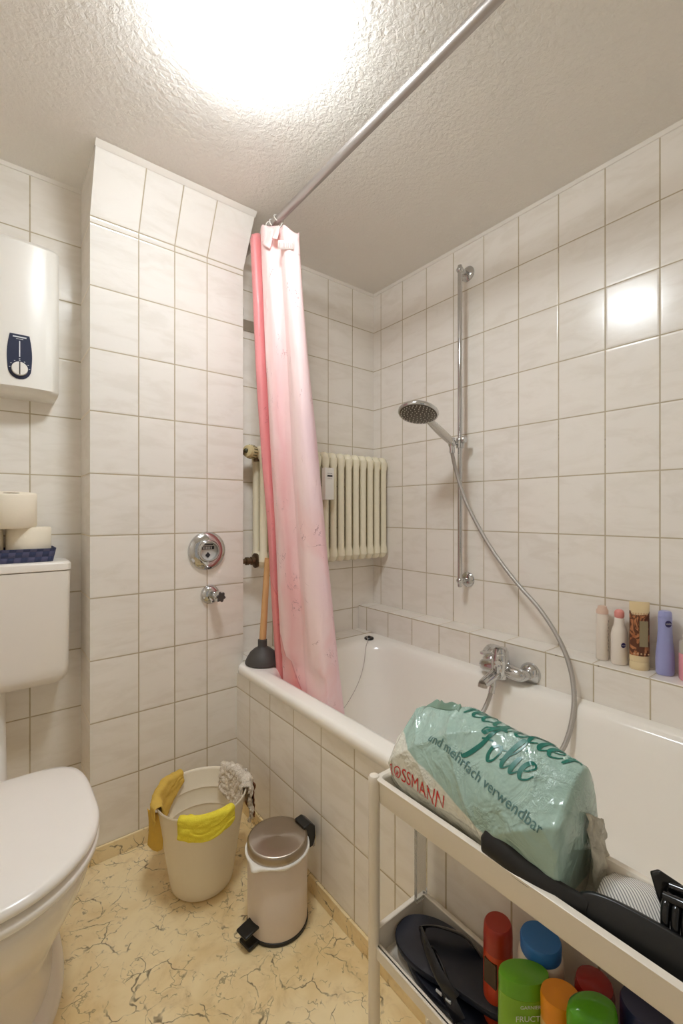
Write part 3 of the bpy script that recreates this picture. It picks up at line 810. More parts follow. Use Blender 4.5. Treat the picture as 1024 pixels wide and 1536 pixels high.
part(MB().sheet(drape(-138, -72, lambda u: .010 + .035*max(0, u-.5), lambda u: .056 + .012*math.sin(PI*u*.8) - .045*max(0, u-.5), .0025, seed=4, wob=.007)), 'cloth_fold', M_yel, c1, angle=180, solid=.0035)
c2 = thing('cleaning_cloth', 'ochre yellow rag folded over the left rim of the bucket', 'cloth', (.39, 1.36, BH), 'cloths hung over the bucket rim')
part(MB().sheet(drape(98, 184, lambda u: .030 + .05*math.sin(PI*u), lambda u: .022 + .028*u, .003, seed=9, wob=.010, flare=.0)), 'cloth_fold', M_och, c2, angle=180, solid=.003)
g = []
for j in range(19):
    v = j/18; row = []
    for i in range(13):
        u = i/12; th = R(163 + 5*math.sin(v*2.4) + 14*u*(1-v*.3)); r = .154 - .026*u - .004*math.sin(3*v) - .012*v*u
        z = .262 - .108*v - .012*math.sin(PI*u)*v - .012*u + .010*(1-u)*(1-v) - (.02*(1-u))*(v < .2)*(.2-v)*5
        row.append((BC.x + r*math.cos(th), BC.y + r*math.sin(th), z + .003*noise.noise(Vector((u*5, v*6, 4)))))
    g.append(row)
part(MB().sheet(g), 'hanging_end', M_och, c2, angle=180, solid=.003)
m = N('shaggy_microfibre'); o_ = m.pos()
sh = m.noise(o_, 150, 4, .7, 1.5)
m.set(m.mix(m.step(sh, .35, .65), srgb(206, 190, 168), srgb(246, 238, 224)), .95); m.bump(sh, .8, .0035); M_shag = m.m
c3 = thing('mop_cover', 'shaggy beige mop cover hanging over the back rim of the bucket', 'mop cover', (.63, 1.38, BH))
g = drape(40, -34, lambda u: .065 + .035*math.sin(PI*u), lambda u: .03 + .085*u, .004, n=80, m_=80, seed=21, wob=.012)
g = [[tuple(Vector(p) + Vector(noise.noise_vector(Vector(p)*130))*.0045) for p in row] for row in g]
part(MB().sheet(g), 'pile', M_shag, c3, angle=180, solid=.008)
m = plain('brown_backing', (136, 88, 56), .8, var=.2, bump=.4, bscale=120)
part(MB().sheet(drape(8, -22, lambda u: -.012, lambda u: .135 - .03*abs(u-.5), .016, seed=31, wob=.008, flare=.02)), 'backing', m, c3, angle=180, solid=.003)
g = drape(16, 4, lambda u: -.012, lambda u: .125 - .03*abs(u-.5), .020, n=20, m_=50, seed=37, wob=.008, flare=.03)
g = [[tuple(Vector(p) + Vector(noise.noise_vector(Vector(p)*130))*.004) for p in row] for row in g]
part(MB().sheet(g), 'fringe', M_shag, c3, angle=180, solid=.006)

# ------------------------------------------------------------------ pedal bin
PB = Vector((.625, 1.078, 0)); PR = .0815
pb = thing('pedal_bin', 'white steel pedal bin with brushed metal lid beside the tub', 'pedal bin', tuple(PB))
M_bin = plain('white_lacquer', (222, 208, 194), .35, var=.01)
part(MB().lathe([(PR-.004, 0), (PR+.0025, .002), (PR+.0025, .010), (PR-.001, .011)], PB, n=64), 'base_ring', M_black, pb)
part(MB().lathe([(PR, .010), (PR, .196), (PR-.003, .200), (PR-.006, .196), (PR-.006, .02)], PB, n=64, cap0=False, cap1=False), 'body', M_bin, pb, angle=40)
lid = MB().lathe([(PR+.001, .207), (PR+.001, .226), (PR-.001, .2295), (PR-.006, .231), (.04, .2318), (.001, .232)], (0, 0, 0), n=72, cap0=False).build('lid', M_brushed, pb, angle=45)
g = []
for j in range(9):
    row = []
    for i in range(96):
        a = 2*PI*i/96; v = j/8
        n1 = noise.noise(Vector((math.cos(a)*4, math.sin(a)*4, 1.3))); n2 = noise.noise(Vector((math.cos(a)*11, math.sin(a)*11, v*3)))
        low = .010 + .006*n1 + .004*max(0, math.cos(a - R(205)))**8
        z = .209 - low*v if v > .2 else .203 + .006*(v/.2)
        r = PR + .0035 + .003*math.sin(PI*v) + .0022*n2*v + (.016*max(0, math.cos(a - R(200)))**60)*v
        if v <= .2: r = PR - .004 + .0075*(v/.2)
        row.append((PB.x + r*math.cos(a), PB.y + r*math.sin(a), z))
    g.append(row)
m = N('thin_white_bag'); m.set(srgb(240, 236, 228), .35, 0); M_liner = m.m
part(MB().sheet(g, wrap=True), 'bin_liner', M_liner, pb, angle=180, solid=.0008)
hx = PB.x + PR
mb = MB().prism([(hx-.012, PB.y-.028, .236), (hx+.012, PB.y-.026, .238), (hx+.030, PB.y-.022, .222), (hx+.034, PB.y-.02, .190), (hx+.026, PB.y-.02, .165), (hx+.010, PB.y-.022, .165), (hx+.004, PB.y-.026, .2)], (0, 0, 0), (0, .052, 0))
part(mb, 'hinge_housing', M_black, pb, bevel=.003)
part(MB().tube([(hx+.035, PB.y-.012, .20), (hx+.038, PB.y-.012, .185), (hx+.038, PB.y-.006, .152), (hx+.036, PB.y+.006, .152), (hx+.036, PB.y+.01, .185)], .0022, 8, smooth=4), 'carry_handle', M_chrome, pb)
dx = Vector((-.985, -.17, 0)); ty = Vector((.17, -.985, 0))
e = PB + dx*PR
def pbox(a0, a1, b, z0, z1, zt=0):
    P_ = [(a0, -b, z0), (a1, -b, z0-zt), (a1, b, z0-zt), (a0, b, z0), (a0, -b, z1), (a1, -b, z1-zt), (a1, b, z1-zt), (a0, b, z1)]
    return [e + dx*p[0] + ty*p[1] + Vector((0, 0, p[2])) for p in P_]
FB = [(0,3,2,1),(4,5,6,7),(0,1,5,4),(1,2,6,5),(2,3,7,6),(3,0,4,7)]
part(MB().add(pbox(-.004, .040, .021, .040, .047, .004), FB), 'pedal', M_black, pb, bevel=.003)
part(MB().add(pbox(-.006, .034, .013, .034, .039, .003), FB), 'pedal_arm', M_chrome, pb, bevel=.001)
part(MB().add(pbox(-.012, .030, .022, .001, .011), FB), 'foot', M_black, pb, bevel=.003)

# ------------------------------------------------------------------ bottles on the tiled ledge
LZ = .659
def bottle(name, label, cat, x, y, z, parts_, group=None, rotz=0):
    """parts_: (name, material, profile[(rx, ry, h)])"""
    t = thing(name, label, cat, (x, y, z), group); t.rotation_euler = (0, 0, rotz)
    for nm, mat, pr in parts_:
        loops = [[(max(rx,1e-5)*math.cos(2*PI*i/40), max(ry,1e-5)*math.sin(2*PI*i/40), h) for i in range(40)] for rx, ry, h in pr]
        MB().loft(loops).build(nm, mat, t, angle=38)
    return t
M_wb = plain('white_bottle', (236, 226, 214), .25, var=.01)
M_pinkcap = plain('pink_cap', (232, 150, 142), .4); M_peach = plain('peach_cap', (226, 196, 176), .4)
M_logo = plain('logo_blue', (44, 38, 96), .3)
GL = 'toiletries standing on the tiled ledge'
b = bottle('deodorant_spray', 'slim white deodorant can with peach cap, leftmost on the tiled ledge', 'spray can', 1.522, .598, LZ,
  [('can', M_wb, [(.0165,.0165,.001),(.0178,.0178,.003),(.0178,.0178,.138),(.0170,.0170,.145)]),
   ('cap', M_peach, [(.0172,.0172,.1455),(.0172,.0172,.156),(.013,.013,.163),(.0125,.0125,.168),(.008,.008,.170)])], GL)
mb = MB()
for k in range(10):
    a = R(-98 + 8*(k % 2)); mb.box(.0179*math.cos(a)-.0008, .0179*math.cos(a)+.0008, .0179*math.sin(a)-.0004, .0179*math.sin(a)+.0006, .03+.010*k, .037+.010*k)
mb.build('print', M_ink, b)
b = bottle('lotion_bottle', 'white lotion bottle with pink cap and purple oval logo', 'bottle', 1.518, .548, LZ,
  [('body', M_wb, [(.022,.018,.001),(.0245,.020,.006),(.0245,.020,.092),(.020,.018,.108),(.0145,.0145,.12),(.013,.013,.138),(.011,.011,.142)]),
   ('cap', M_pinkcap, [(.0115,.0115,.142),(.0135,.0135,.146),(.0135,.0135,.158),(.011,.011,.164),(.006,.006,.167)])], GL, rotz=R(-30))
def oval(parent, x, y, z, nrm, ra, rb, mat, th=.0008, name='logo', tilt=0):
    n_ = Vector(nrm).normalized(); u = Vector((0, 0, 1)).cross(n_).normalized(); w = n_.cross(u)
    ct, st_ = math.cos(tilt), math.sin(tilt)
    lp = [Vector((x, y, z)) + u*(ra*math.cos(2*PI*i/24)*ct - rb*math.sin(2*PI*i/24)*st_) + w*(rb*math.sin(2*PI*i/24)*ct + ra*math.cos(2*PI*i/24)*st_) for i in range(24)]
    return MB().prism(lp, (0, 0, 0), n_*th).build(name, mat, parent)
def lettering(parent, body, size, c, nrm, mat, th=.0005, name='lettering', tilt=0, up=(0,0,1), align='CENTER', **kw):
    n_ = Vector(nrm).normalized(); u = Vector(up).cross(n_).normalized(); w = n_.cross(u)
    if tilt: u, w = u*math.cos(tilt) + w*math.sin(tilt), w*math.cos(tilt) - u*math.sin(tilt)
    vs, fs = text_mesh(body, size, align, **kw); c = Vector(c)
    return MB().add([c + u*v[0] + w*v[1] + n_*th for v in vs], fs).build(name, mat, parent)
oval(b, -.003, -.0197, .062, (0, -1, 0), .0075, .0075, M_logo); lettering(b, 'NIVEA', .005, (-.003, -.0207, .0603), (0, -1, 0), M_print)
# brown tube standing on its cap
M_cream = plain('cream_plastic', (236, 214, 168), .35)
m = N('brown_ornament'); o_ = m.obj(); vo = m.n('ShaderNodeTexVoronoi'); m.put(vo.inputs['Vector'], m.scale(o_, (1, 1, .6), (0, .4, 0))); vo.inputs['Scale'].default_value = 85
wv = m.noise(m.scale(o_, (1, 1, .5), (0, .7, 0)), 48, 2, .5, 2.5)
m.set(m.mix(m.step(wv, .48, .56), srgb(92, 50, 28), m.mix(vo.outputs['Distance'], srgb(206, 140, 92), srgb(150, 84, 48))), .35); M_orn = m.m
t = bottle('cream_tube', 'cream and brown patterned tube standing on its cap', 'tube', 1.518, .494, LZ,
  [('cap', M_cream, [(.024,.0185,0),(.0255,.020,.002),(.0255,.020,.021),(.0245,.019,.023)]),
   ('tube_body', M_cream, [(.0245,.019,.0235),(.0255,.0195,.026),(.0255,.0185,.05),(.0255,.015,.11),(.0255,.008,.16),(.026,.003,.183),(.026,.0015,.197),(.026,.0008,.199)]),
   ('printed_sleeve', M_orn, [(.0257,.0197,.042),(.0258,.0190,.05),(.0257,.0155,.11),(.0257,.0093,.155),(.0260,.0050,.172)])], GL, rotz=R(-58))
MB().box(-.004, .017, -.0192, -.0165, .07, .145).build('label_patch', plain('olive_patch', (150, 136, 104), .4), t)
mb = MB()
for k in range(5): mb.lathe([(.0022, 0), (.0022, .0008)], (-.018+.009*k, -.0196, .049), (0, -1, 0), n=12)
for k in range(6): mb.box(-.020+.007*k, -.016+.007*k, -.0075, -.0068, .162, .167)
mb.build('print', plain('ornament_print', (216, 178, 136), .4), t)
M_lav = plain('lavender_plastic', (160, 164, 214), .3, var=.01)
b = bottle('shower_gel_bottle', 'lavender blue shower gel bottle with dark oval logo', 'bottle', 1.522, .431, LZ,
  [('body', M_lav, [(.021,.017,.001),(.0235,.019,.006),(.0240,.0195,.03),(.0235,.019,.06),(.0195,.0165,.095),(.0175,.0155,.135),(.0178,.0155,.165)]),
   ('cap', M_lav, [(.0176,.0153,.1655),(.0165,.0145,.178),(.013,.012,.182)])], GL, rotz=R(-45))
oval(b, .0, -.0158, .148, (0, -1, 0), .0085, .0095, M_logo); lettering(b, 'NIVEA', .0055, (0, -.0168, .1463), (0, -1, 0), M_print)
b = bottle('bath_bottle', 'pink bottle with silver collar and white cap, cut by the photo edge', 'bottle', 1.520, .372, LZ,
  [('body', plain('pink_liquid', (236, 160, 170), .2), [(.0235,.0235,.001),(.0255,.0255,.004),(.0255,.0255,.072),(.025,.025,.074)]),
   ('collar', plain('translucent_top', (196, 186, 172), .15), [(.0250,.0250,.0745),(.0252,.0252,.102),(.023,.023,.108)]),
   ('cap', M_wb, [(.0165,.0165,.108),(.0165,.0165,.128),(.0155,.0155,.131)])], GL)

# ------------------------------------------------------------------ trolley
TX0, TX1, TYA, TYB = .600, .738, -.02, .652
tr = thing('trolley', 'narrow white plastic shelf trolley standing against the tiled tub side', 'trolley', (.67, .31, 0))
M_tro = plain('trolley_plastic', (236, 228, 214), .33, var=.01)
def rim_prof(z0, z1, dz_end=0.0, front_drop=0.0):
    """tray: outer wall, rolled rim, inner wall, floor"""
    L = []
    def lp(i, z, drop=True):
        pts = rrect(TX0+i, TX1-i, TYA+i, TYB-i, max(.004, .016-i), z, 5); out = []
        for x, y, zz in pts:
            out.append((x, y, zz))
        return out
    L.append(lp(.004, z0)); L.append(lp(.001, z0+.004)); L.append(lp(.0, z1-.006)); L.append(lp(-.004, z1-.005)); L.append(lp(-.005, z1-.001)); L.append(lp(-.003, z1))
    L.append(lp(.006, z1)); L.append(lp(.009, z1-.003)); L.append(lp(.010, z1-.008)); L.append(lp(.014, z0+.006)); L.append(lp(.017, z0+.003))
    return MB().loft(L)
def tray(z0, z1, fr, name='tray'):
    """fr: height of the low front edge (None = level)"""
    mb = rim_prof(z0, z1)
    if fr is not None:
        nv = []
        for (x, y, z) in mb.v:
            if x < TX0 + .03 and z > z0 + .01 and TYA + .012 < y < TYB - .012:
                z = z - (z1 - fr)
            nv.append((x, y, z))
        mb.v = nv
    return mb
part(tray(.551, .601, None), 'top_tray', M_tro, tr, angle=40)
def shelf(z0, z1, fr):
    mb = MB()
    w = .0035
    mb.box(TX0, TX1, TYA, TYB, z0, z0+.004)
    # front, back, ends with a raised end profile
    mb.prism([(TX0-.004, TYA, z0), (TX0-.004, TYB, z0), (TX0-.004, TYB, fr), (TX0-.004, TYA, fr)], (0, 0, 0), (.006, 0, 0))
    mb.box(TX0-.006, TX0+.006, TYA, TYB, fr-.005, fr)
    mb.box(TX1-.004, TX1, TYA, TYB, z0, z1)
    for y0, y1 in ((TYA, TYA+.005), (TYB-.005, TYB)):
        mb.prism([(TX0, y0, z0), (TX1, y0, z0), (TX1, y0, z1), (TX0+.002, y0, z1-.001), (TX0, y0, z1-.006)], (0, 0, 0), (0, y1-y0, 0))
    for p in ((TX1-.008, TX1+.002, TYA, TYB), (TX0, TX1, TYB-.008, TYB+.002), (TX0, TX1, TYA-.002, TYA+.008)):
        mb.box(p[0], p[1], p[2], p[3], z1-.004, z1)
    return mb
part(shelf(.246, .306, .273), 'middle_shelf', M_tro, tr, bevel=.0018, seg=2)
for y in (TYB+.003, TYA-.003):
    part(MB().lathe([(.009, .0), (.0115, .004), (.0115, .590), (.0115, .598), (.009, .603), (.001, .605)], (TX0-.001, y, 0), n=24), 'post', M_tro, tr)
    yc = y - .014 if y > .3 else y + .014
    part(MB().box(TX1-.034, TX1-.001, yc-.004, yc+.004, .302, .556), 'clear_post', M_clear, tr, bevel=.001)
    yl = y - .055 if y > .3 else y + .055
    part(MB().lathe([(.009, 0), (.0095, .246)], (.702, yl, 0), n=20), 'leg', M_tro, tr)

# ------------------------------------------------------------------ carrier bag in the top tray
BY0, BY1 = .296, .645
SEC = [(.655, .564), (.634, .575), (.616, .605), (.611, .640), (.617, .674), (.636, .703), (.662, .726), (.692, .742), (.720, .738), (.741, .712), (.750, .675), (.746, .640), (.728, .618), (.715, .58), (.700, .564), (.675, .562)]
sec = crom([Vector((x, 0, z)) for x, z in SEC] + [Vector((SEC[0][0], 0, SEC[0][1]))], 8)[:-1]
NSEC = len(sec)
# height, inward pull and shift of the section along the tray (u = 0 near camera end, 1 far end)
HP = [(0, .62, .72), (.008, .90, .92), (.025, .97, .98), (.07, .985, 1.0), (.2, 1.0, 1.02), (.38, 1.02, 1.03), (.58, 1.08, 1.02), (.74, 1.03, 1.0), (.84, .98, .96), (.91, .92, .90), (.955, .80, .80), (.985, .52, .66), (1.0, .20, .5)]
def prof_at(u):
    for (a, h0, w0), (b, h1, w1) in zip(HP, HP[1:]):
        if u <= b:
            t = (u-a)/(b-a); t = t*t*(3-2*t); return h0+(h1-h0)*t, w0+(w1-w0)*t
    return HP[-1][1:]
def crease(p):
    """large flat facets meeting in sharp plastic folds"""
    a = 1 - abs(noise.noise(Vector((p.x*7, p.y*5 + p.z*6, 1.7)))) * 2.2
    b = 1 - abs(noise.noise(Vector((p.y*12 - p.z*10, p.x*9, 6.1)))) * 2.4
    c = noise.noise(Vector((p.y*8 + p.z*5, p.z*9, p.x*8)))
    return .009*(max(a, 0)**3) + .0045*(max(b, 0)**3) + .005*c
def bag_pt(u, s, lift=0.0):
    """u along the tray 0..1, s index in the section 0..1"""
    y = BY0 + (BY1 - BY0)*u
    k = (s % 1.0)*NSEC; i = int(k) % NSEC; f = k - int(k)
    a, b = sec[i], sec[(i+1) % NSEC]; q = a.lerp(b, f)
    h, w = prof_at(u)
    cx, cz = .675, .563
    x = cx + (q.x - cx)*w; z = cz + (q.z - cz)*h
    if z > .60: x += .0
    # the near end leans back, far end slumps to the camera side
    y2 = y + (z - .56)*(.10 if u > .75 else .04)*(1 if u > .75 else -.2)*0
    p = Vector((x, y2, z))
    t = (b - a).normalized(); nn = Vector((-t.z, 0, t.x)); nn = Vector((t.z*-1, 0, t.x))
    c = Vector((cx, 0, .65)); 
    if nn.dot(Vector((x, 0, z)) - c) < 0: nn = -nn
    amt = crease(Vector((x*1.0, y, z)))
    ok = min(1, max(0, (z - .575)/.03))
    if x < .62 and z < .615: ok *= .2
    return p + nn*((amt - .003)*ok + lift)
NU = 150
grid = [[bag_pt(i/NU, j/240) for j in range(240)] for i in range(NU+1)]
bag = thing('carrier_bag', 'crumpled pale green plastic carrier bag with lettering lying in the top tray', 'plastic bag', (.675, .45, .56))
m = N('bag_film'); P = m.pos(); X = m.xyz(P)
edge = m.math('SUBTRACT', X[2], m.math('MULTIPLY', m.math('SUBTRACT', X[1], .41), .34))   # white band along the bottom front
ed = m.math('ADD', edge, m.math('MULTIPLY', m.noise(P, 14, 2), .006))
col = m.mix(m.step(ed, .623, .627), srgb(222, 222, 208), m.mix(m.noise(P, 9, 3), srgb(172, 200, 188), srgb(150, 180, 168)))
back = m.step(X[0], .742, .746)
col = m.mix(back, col, srgb(214, 206, 190))
nd = m.noise(P, 15, 3, .55, .8)
cr_ = m.math('SUBTRACT', 1.0, m.math('MULTIPLY', m.math('ABSOLUTE', m.math('SUBTRACT', nd, .5)), 9), clamp=True)
m.set(col, .14, 0, Coat_Weight=.3, Coat_Roughness=.06, Specular_IOR_Level=.6)
m.bump(m.math('ADD', m.math('MULTIPLY', cr_, .5), m.math('ADD', m.math('MULTIPLY', m.noise(P, 40, 3, .5, .8), .6), m.math('MULTIPLY', m.math('MULTIPLY', m.noise(P, 150, 3, .6, 1), m.step(m.noise(P, 16, 2), .52, .60)), .8))), .7, .004)
M_bag = m.m
bb = MB().sheet(grid, wrap=True)
bb.f.append(tuple(range(240))[::-1]); bb.f.append(tuple(range(NU*240, (NU+1)*240)))
bobj = part(bb, 'film', M_bag, bag, angle=180)
# slack lip of film standing at the far top of the bag, tail at the near end
g = []
for j in range(9):
    v = j/8; row = []
    for i in range(25):
        u = .64 + .24*i/24; p = bag_pt(u, .43 + .006*math.sin(i*.4))
        row.append(p + Vector((.010*v + .004*math.sin(i*.45)*v, 0, .017*v*math.sin(PI*i/24)**.5 + .002*math.sin(i*1.1)*v - .003*v*v)))
    g.append(row)
M_bag2 = plain('bag_inside', (128, 158, 140), .3)
part(MB().sheet(g), 'open_edge', M_bag2, bag, angle=180, solid=.0006)
g = []
for j in range(15):
    v = j/14; row = []
    for i in range(21):
        q = i/20
        x = .690 + .052*q; z = .566 + .115*v*(1 - .25*q)
        y = .283 - .010*math.sin(PI*q) - .006*math.sin(5*q + 3*v)*.6 + .012*v
        p = Vector((x + .006*noise.noise(Vector((v*5, q*5, 3))), y + .01*noise.noise(Vector((q*7, v*6, 8))), z)); row.append(p)
    g.append(row)
M_bag3 = N('bag_tail'); _P = M_bag3.pos()
M_bag3.set(srgb(206, 200, 182), .2); M_bag3.bump(M_bag3.noise(_P, 60, 4, .6, 1), .6, .004); M_bag3 = M_bag3.m
part(MB().sheet(g), 'tail', M_bag3, bag, angle=180, solid=.0006)

def on_bag(pts2, u0, s0, du, ds, rot, size):
    """2D lettering coordinates -> the bag surface; u0,s0 origin; rot in radians"""
    out = []
    L_ = BY1 - BY0; SL = .56       # section girth in metres, about
    c, s_ = math.cos(rot), math.sin(rot)
    for x, y in pts2:
        X_, Y_ = (x*c - y*s_)*size, (x*s_ + y*c)*size
        out.append(bag_pt(u0 - X_/L_, s0 + Y_/SL, .0011))
    return out
def bag_text(body, size, u0, s0, rot, mat, name, shear=0, offset=0, tall=1):
    vs, fs = text_mesh(body, 1.0, shear=shear, offset=offset, res=4)
    pts = on_bag([(v[0], v[1]*tall) for v in vs], u0, s0, 0, 0, rot, size)
    part(MB().add(pts, fs), name, mat, bag)
M_redp = plain('red_print', (206, 50, 44), .3); M_greenp = plain('dark_green_print', (14, 112, 96), .3); M_slate = plain('slate_print', (86, 126, 122), .3)
M_logow = plain('white_mark', (232, 226, 216), .3)
UR_ = (.630 - BY0)/(BY1 - BY0)
bag_text('R   SSMANN', .0265, UR_, .158, R(-5), M_redp, 'red_lettering', tall=1.35)
rg = on_bag([((1.02 + .36*math.cos(2*PI*i/28)), .46 + .44*math.sin(2*PI*i/28)) for i in range(28)], UR_, .158, 0, 0, R(-5), .0265)
ri = on_bag([((1.02 + .27*math.cos(2*PI*i/28)), .46 + .35*math.sin(2*PI*i/28)) for i in range(28)], UR_, .158, 0, 0, R(-5), .0265)
mk = MB().sheet([rg, ri], wrap=True)
for sh_ in ([(.86, .30), (.93, .46), (1.04, .44), (1.12, .52), (1.18, .50), (1.14, .40), (1.16, .22), (1.08, .22), (1.06, .32), (.98, .32), (.95, .20), (.87, .20)], [(1.0, .48), (.98, .58), (1.04, .60), (1.08, .50)]):
    q = on_bag(sh_, UR_, .158, 0, 0, R(-5), .0265); mk.add(q, [tuple(range(len(q)))])
part(mk, 'round_logo', M_redp, bag)
bag_text('und mehrfach verwendbar', .0215, (.545-BY0)/(BY1-BY0), .305, R(-9), M_slate, 'slate_lettering')

GL_ = {
 'r': ([[(.05,.75),(.22,1.0),(.30,.6),(.22,0)], [(.27,.55),(.5,.98),(.72,.95)]], .70),
 'e': ([[(.0,.42),(.4,.5),(.6,.8),(.42,1.02),(.15,.8),(.08,.35),(.3,0),(.62,.12),(.8,.4)]], .78),
 'c': ([[(.62,.82),(.45,1.02),(.15,.8),(.06,.35),(.28,0),(.6,.12),(.76,.4)]], .74),
 'y': ([[(.0,.95),(.1,.4),(.3,.12),(.55,.4),(.68,.98)], [(.68,.98),(.62,.2),(.42,-.65),(.15,-.7),(.2,-.35),(.85,.3)]], .84),
 'l': ([[(.0,.3),(.4,1.1),(.48,1.75),(.3,1.85),(.18,1.3),(.16,.4),(.32,.02),(.6,.35)]], .60),
 't': ([[(.32,1.5),(.22,.7),(.2,.2),(.38,0),(.62,.3)], [(.0,1.02),(.35,1.06),(.6,1.12)]], .62),
 'f': ([[(.1,1.6),(.5,1.9),(1.15,1.78)], [(.62,1.85),(.45,.9),(.15,-.1),(-.12,-.5),(-.3,-.4)], [(.18,.9),(.55,1.0),(.85,1.05)]], .98),
 'o': ([[(.35,1.0),(.1,.75),(.08,.3),(.3,0),(.55,.2),(.6,.7),(.38,1.0),(.55,.85),(.85,.9)]], .84),
 'i': ([[(.05,.8),(.12,.95),(.1,.3),(.25,0),(.5,.3)], [(.15,1.38),(.17,1.48)]], .48)}
def script(word, size, u0, s0, rot, w):
    mb = MB(); X_ = 0
    for chh in word:
        st_, adv = GL_[chh]
        for pts in st_:
            P_ = crom([(p[0], p[1], 0) for p in pts], 7); rows = []
            n_ = len(P_)
            for k, p in enumerate(P_):
                t = (P_[min(k+1, n_-1)] - P_[max(k-1, 0)]).normalized()
                # broad on down strokes, thin on up strokes
                ww = w*(.40 + .75*max(0, -t.y)**.8 + .15*abs(t.x)) * (.55 + .45*math.sin(PI*min(1, max(.08, k/(n_-1)))))
                nx, ny = -t.y*ww, t.x*ww
                sx = .25
                rows.append([(X_ + p.x + nx + sx*p.y, p.y + ny), (X_ + p.x - nx + sx*p.y, p.y - ny)])
            flat = [q for r_ in rows for q in r_]
            m3 = on_bag(flat, u0, s0, 0, 0, rot, size)
            mb.add(m3, [(2*k, 2*k+1, 2*k+3, 2*k+2) for k in range(n_-1)])
        X_ += adv
    return mb
part(script('recycelter', .0275, (.515-BY0)/(BY1-BY0), .432, R(0), .115), 'script_lettering', M_greenp, bag)
part(script('folie', .0290, (.462-BY0)/(BY1-BY0), .334, R(0), .11), 'script_lettering', M_greenp, bag)

# ------------------------------------------------------------------ hairbrush along the front of the tray
hb = thing('hairbrush', 'black paddle hairbrush leaning along the front edge of the top tray', 'hairbrush', (.645, .26, .56))
pts = [(.607, .412, .616), (.605, .385, .615), (.606, .35, .608), (.612, .31, .602), (.620, .28, .599), (.626, .262, .598)]
P_ = crom(pts, 8); rows = []
for k, p in enumerate(P_):
    t = k/(len(P_)-1); w = .0205*(1-.42*t) if t > .09 else .0205*math.sqrt(max(.05, 1-((.09-t)/.09)**2)); th = .0085
    if t < .03: th *= .6
    up = Vector((.35, -.05, .93)).normalized(); sd = Vector((-.93, .02, .35)).normalized()
    rows.append([p + up*w*math.cos(2*PI*j/20) + sd*th*math.sin(2*PI*j/20) for j in range(20)])
part(MB().loft(rows), 'handle', M_black, hb, angle=60)
def paddle(off, sc, th):
    L_ = []
    for h, k in ((-th, .90), (-th*.8, .97), (0, 1), (th*.8, .97), (th, .90)):
        lp = []
        for i in range(56):
            a = 2*PI*i/56; c, s_ = math.cos(a), math.sin(a)
            kk = (abs(c)**2.6 + abs(s_)**2.6) ** (-1/2.6)
            p = Vector((.634, .190, .599)) + Vector((.10, -1, -.03)).normalized()*(.088*sc*k*c*kk) + Vector((.38, .0, .90)).normalized()*(.0245*sc*k*s_*kk) + Vector((-.90, 0, .38))*(off + h)
            lp.append(p)
        L_.append(lp)
    return MB().loft(L_)
part(paddle(0, 1.0, .006), 'paddle', M_black, hb, angle=60)
part(paddle(-.007, .84, .003), 'cushion', plain('grey_cushion', (40, 40, 40), .6), hb, angle=60)
br_ = MB(); 
u_ = Vector((.10, -1, -.03)).normalized(); w_ = Vector((.38, 0, .90)).normalized(); n_ = Vector((.90, 0, -.38))
for i in range(-9, 10):
    for j in range(-2, 3):
        if (i/9.5)**2 + (j/3)**2 > 1: continue
        p = Vector((.634, .190, .599)) + u_*(.0075*i) + w_*(.0068*j) + n_*.009
        br_.tube([p, p + n_*.012], .0006, 6)
part(br_, 'bristles', M_black, hb)

# striped fabric behind the brush
cl_ = thing('striped_cloth', 'folded white cloth with fine grey stripes behind the hairbrush', 'cloth', (.69, .24, .56))
m = N('striped_fabric'); P = m.pos(); X = m.xyz(P)
s_ = m.math('FRACT', m.math('MULTIPLY', m.math('ADD', X[1], m.math('MULTIPLY', X[0], -.9)), 1/.0044))
m.set(m.mix(m.step(m.math('ABSOLUTE', m.math('SUBTRACT', s_, .5)), .12, .26), srgb(140, 138, 136), srgb(238, 234, 228)), .85)
g = []
for i in range(31):
    row = []
    for j in range(21):
        y = .268 - .115*i/30; x = .655 + .070*j/20
        z = .584 + .010*math.sin(PI*j/20)*.8 + .004*noise.noise(Vector((x*40, y*30, 1))) + .012*math.sin(PI*i/30)
        row.append((x, y, z))
    g.append(row)
part(MB().sheet(g), 'fold', m.m, cl_, angle=180, solid=.014)

# black hair claw at the near end with skin-coloured jar behind
hc_ = thing('hair_claw', 'glossy black hair claw clip at the near end of the top tray', 'hair claw', (.68, .14, .56))
M_gblack = plain('glossy_black', (14, 14, 14), .12)
for sg, nm in ((1, 'jaw'), (-1, 'jaw')):
    mb = MB()
    base = Vector((.680, .145, .640))
    for k in range(9):
        y = .186 - .0105*k
        pts = [(.680 + sg*.004, y, .638), (.680 + sg*.020, y, .634), (.680 + sg*.030, y - .002, .612), (.680 + sg*.026, y - .003, .590), (.680 + sg*.012, y - .004, .576)]
        mb.tube(pts, lambda t: .0060 - .0022*t, 10, smooth=5)
    mb.tube([(.680 + sg*.012, .190, .640), (.680 + sg*.013, .145, .646), (.680 + sg*.012, .095, .640)], .006, 12, smooth=5)
    part(mb, nm, M_gblack, hc_, angle=70)
g = []
wing = MB()
for sg in (1, -1):
    wing.prism([(.684, .158, .640), (.684, .132, .640), (.684, .128, .660), (.684, .150, .668)], (0, 0, 0), (.004, 0, 0)) if sg > 0 else None
lp1 = [(.692, .214, .646), (.697, .205, .652), (.702, .165, .642), (.694, .145, .600), (.678, .188, .594), (.684, .204, .625)]
wing.prism(lp1, (0, 0, 0), (-.004, -.004, 0))
part(wing, 'thumb_grip', M_gblack, hc_, bevel=.002)
part(MB().tube([(.680 + .018*math.cos(a), .13, .655 + .018*math.sin(a)) for a in [2*PI*k/24 for k in range(25)]], .005, 12, caps=False), 'spring_ring', M_gblack, hc_, angle=80)
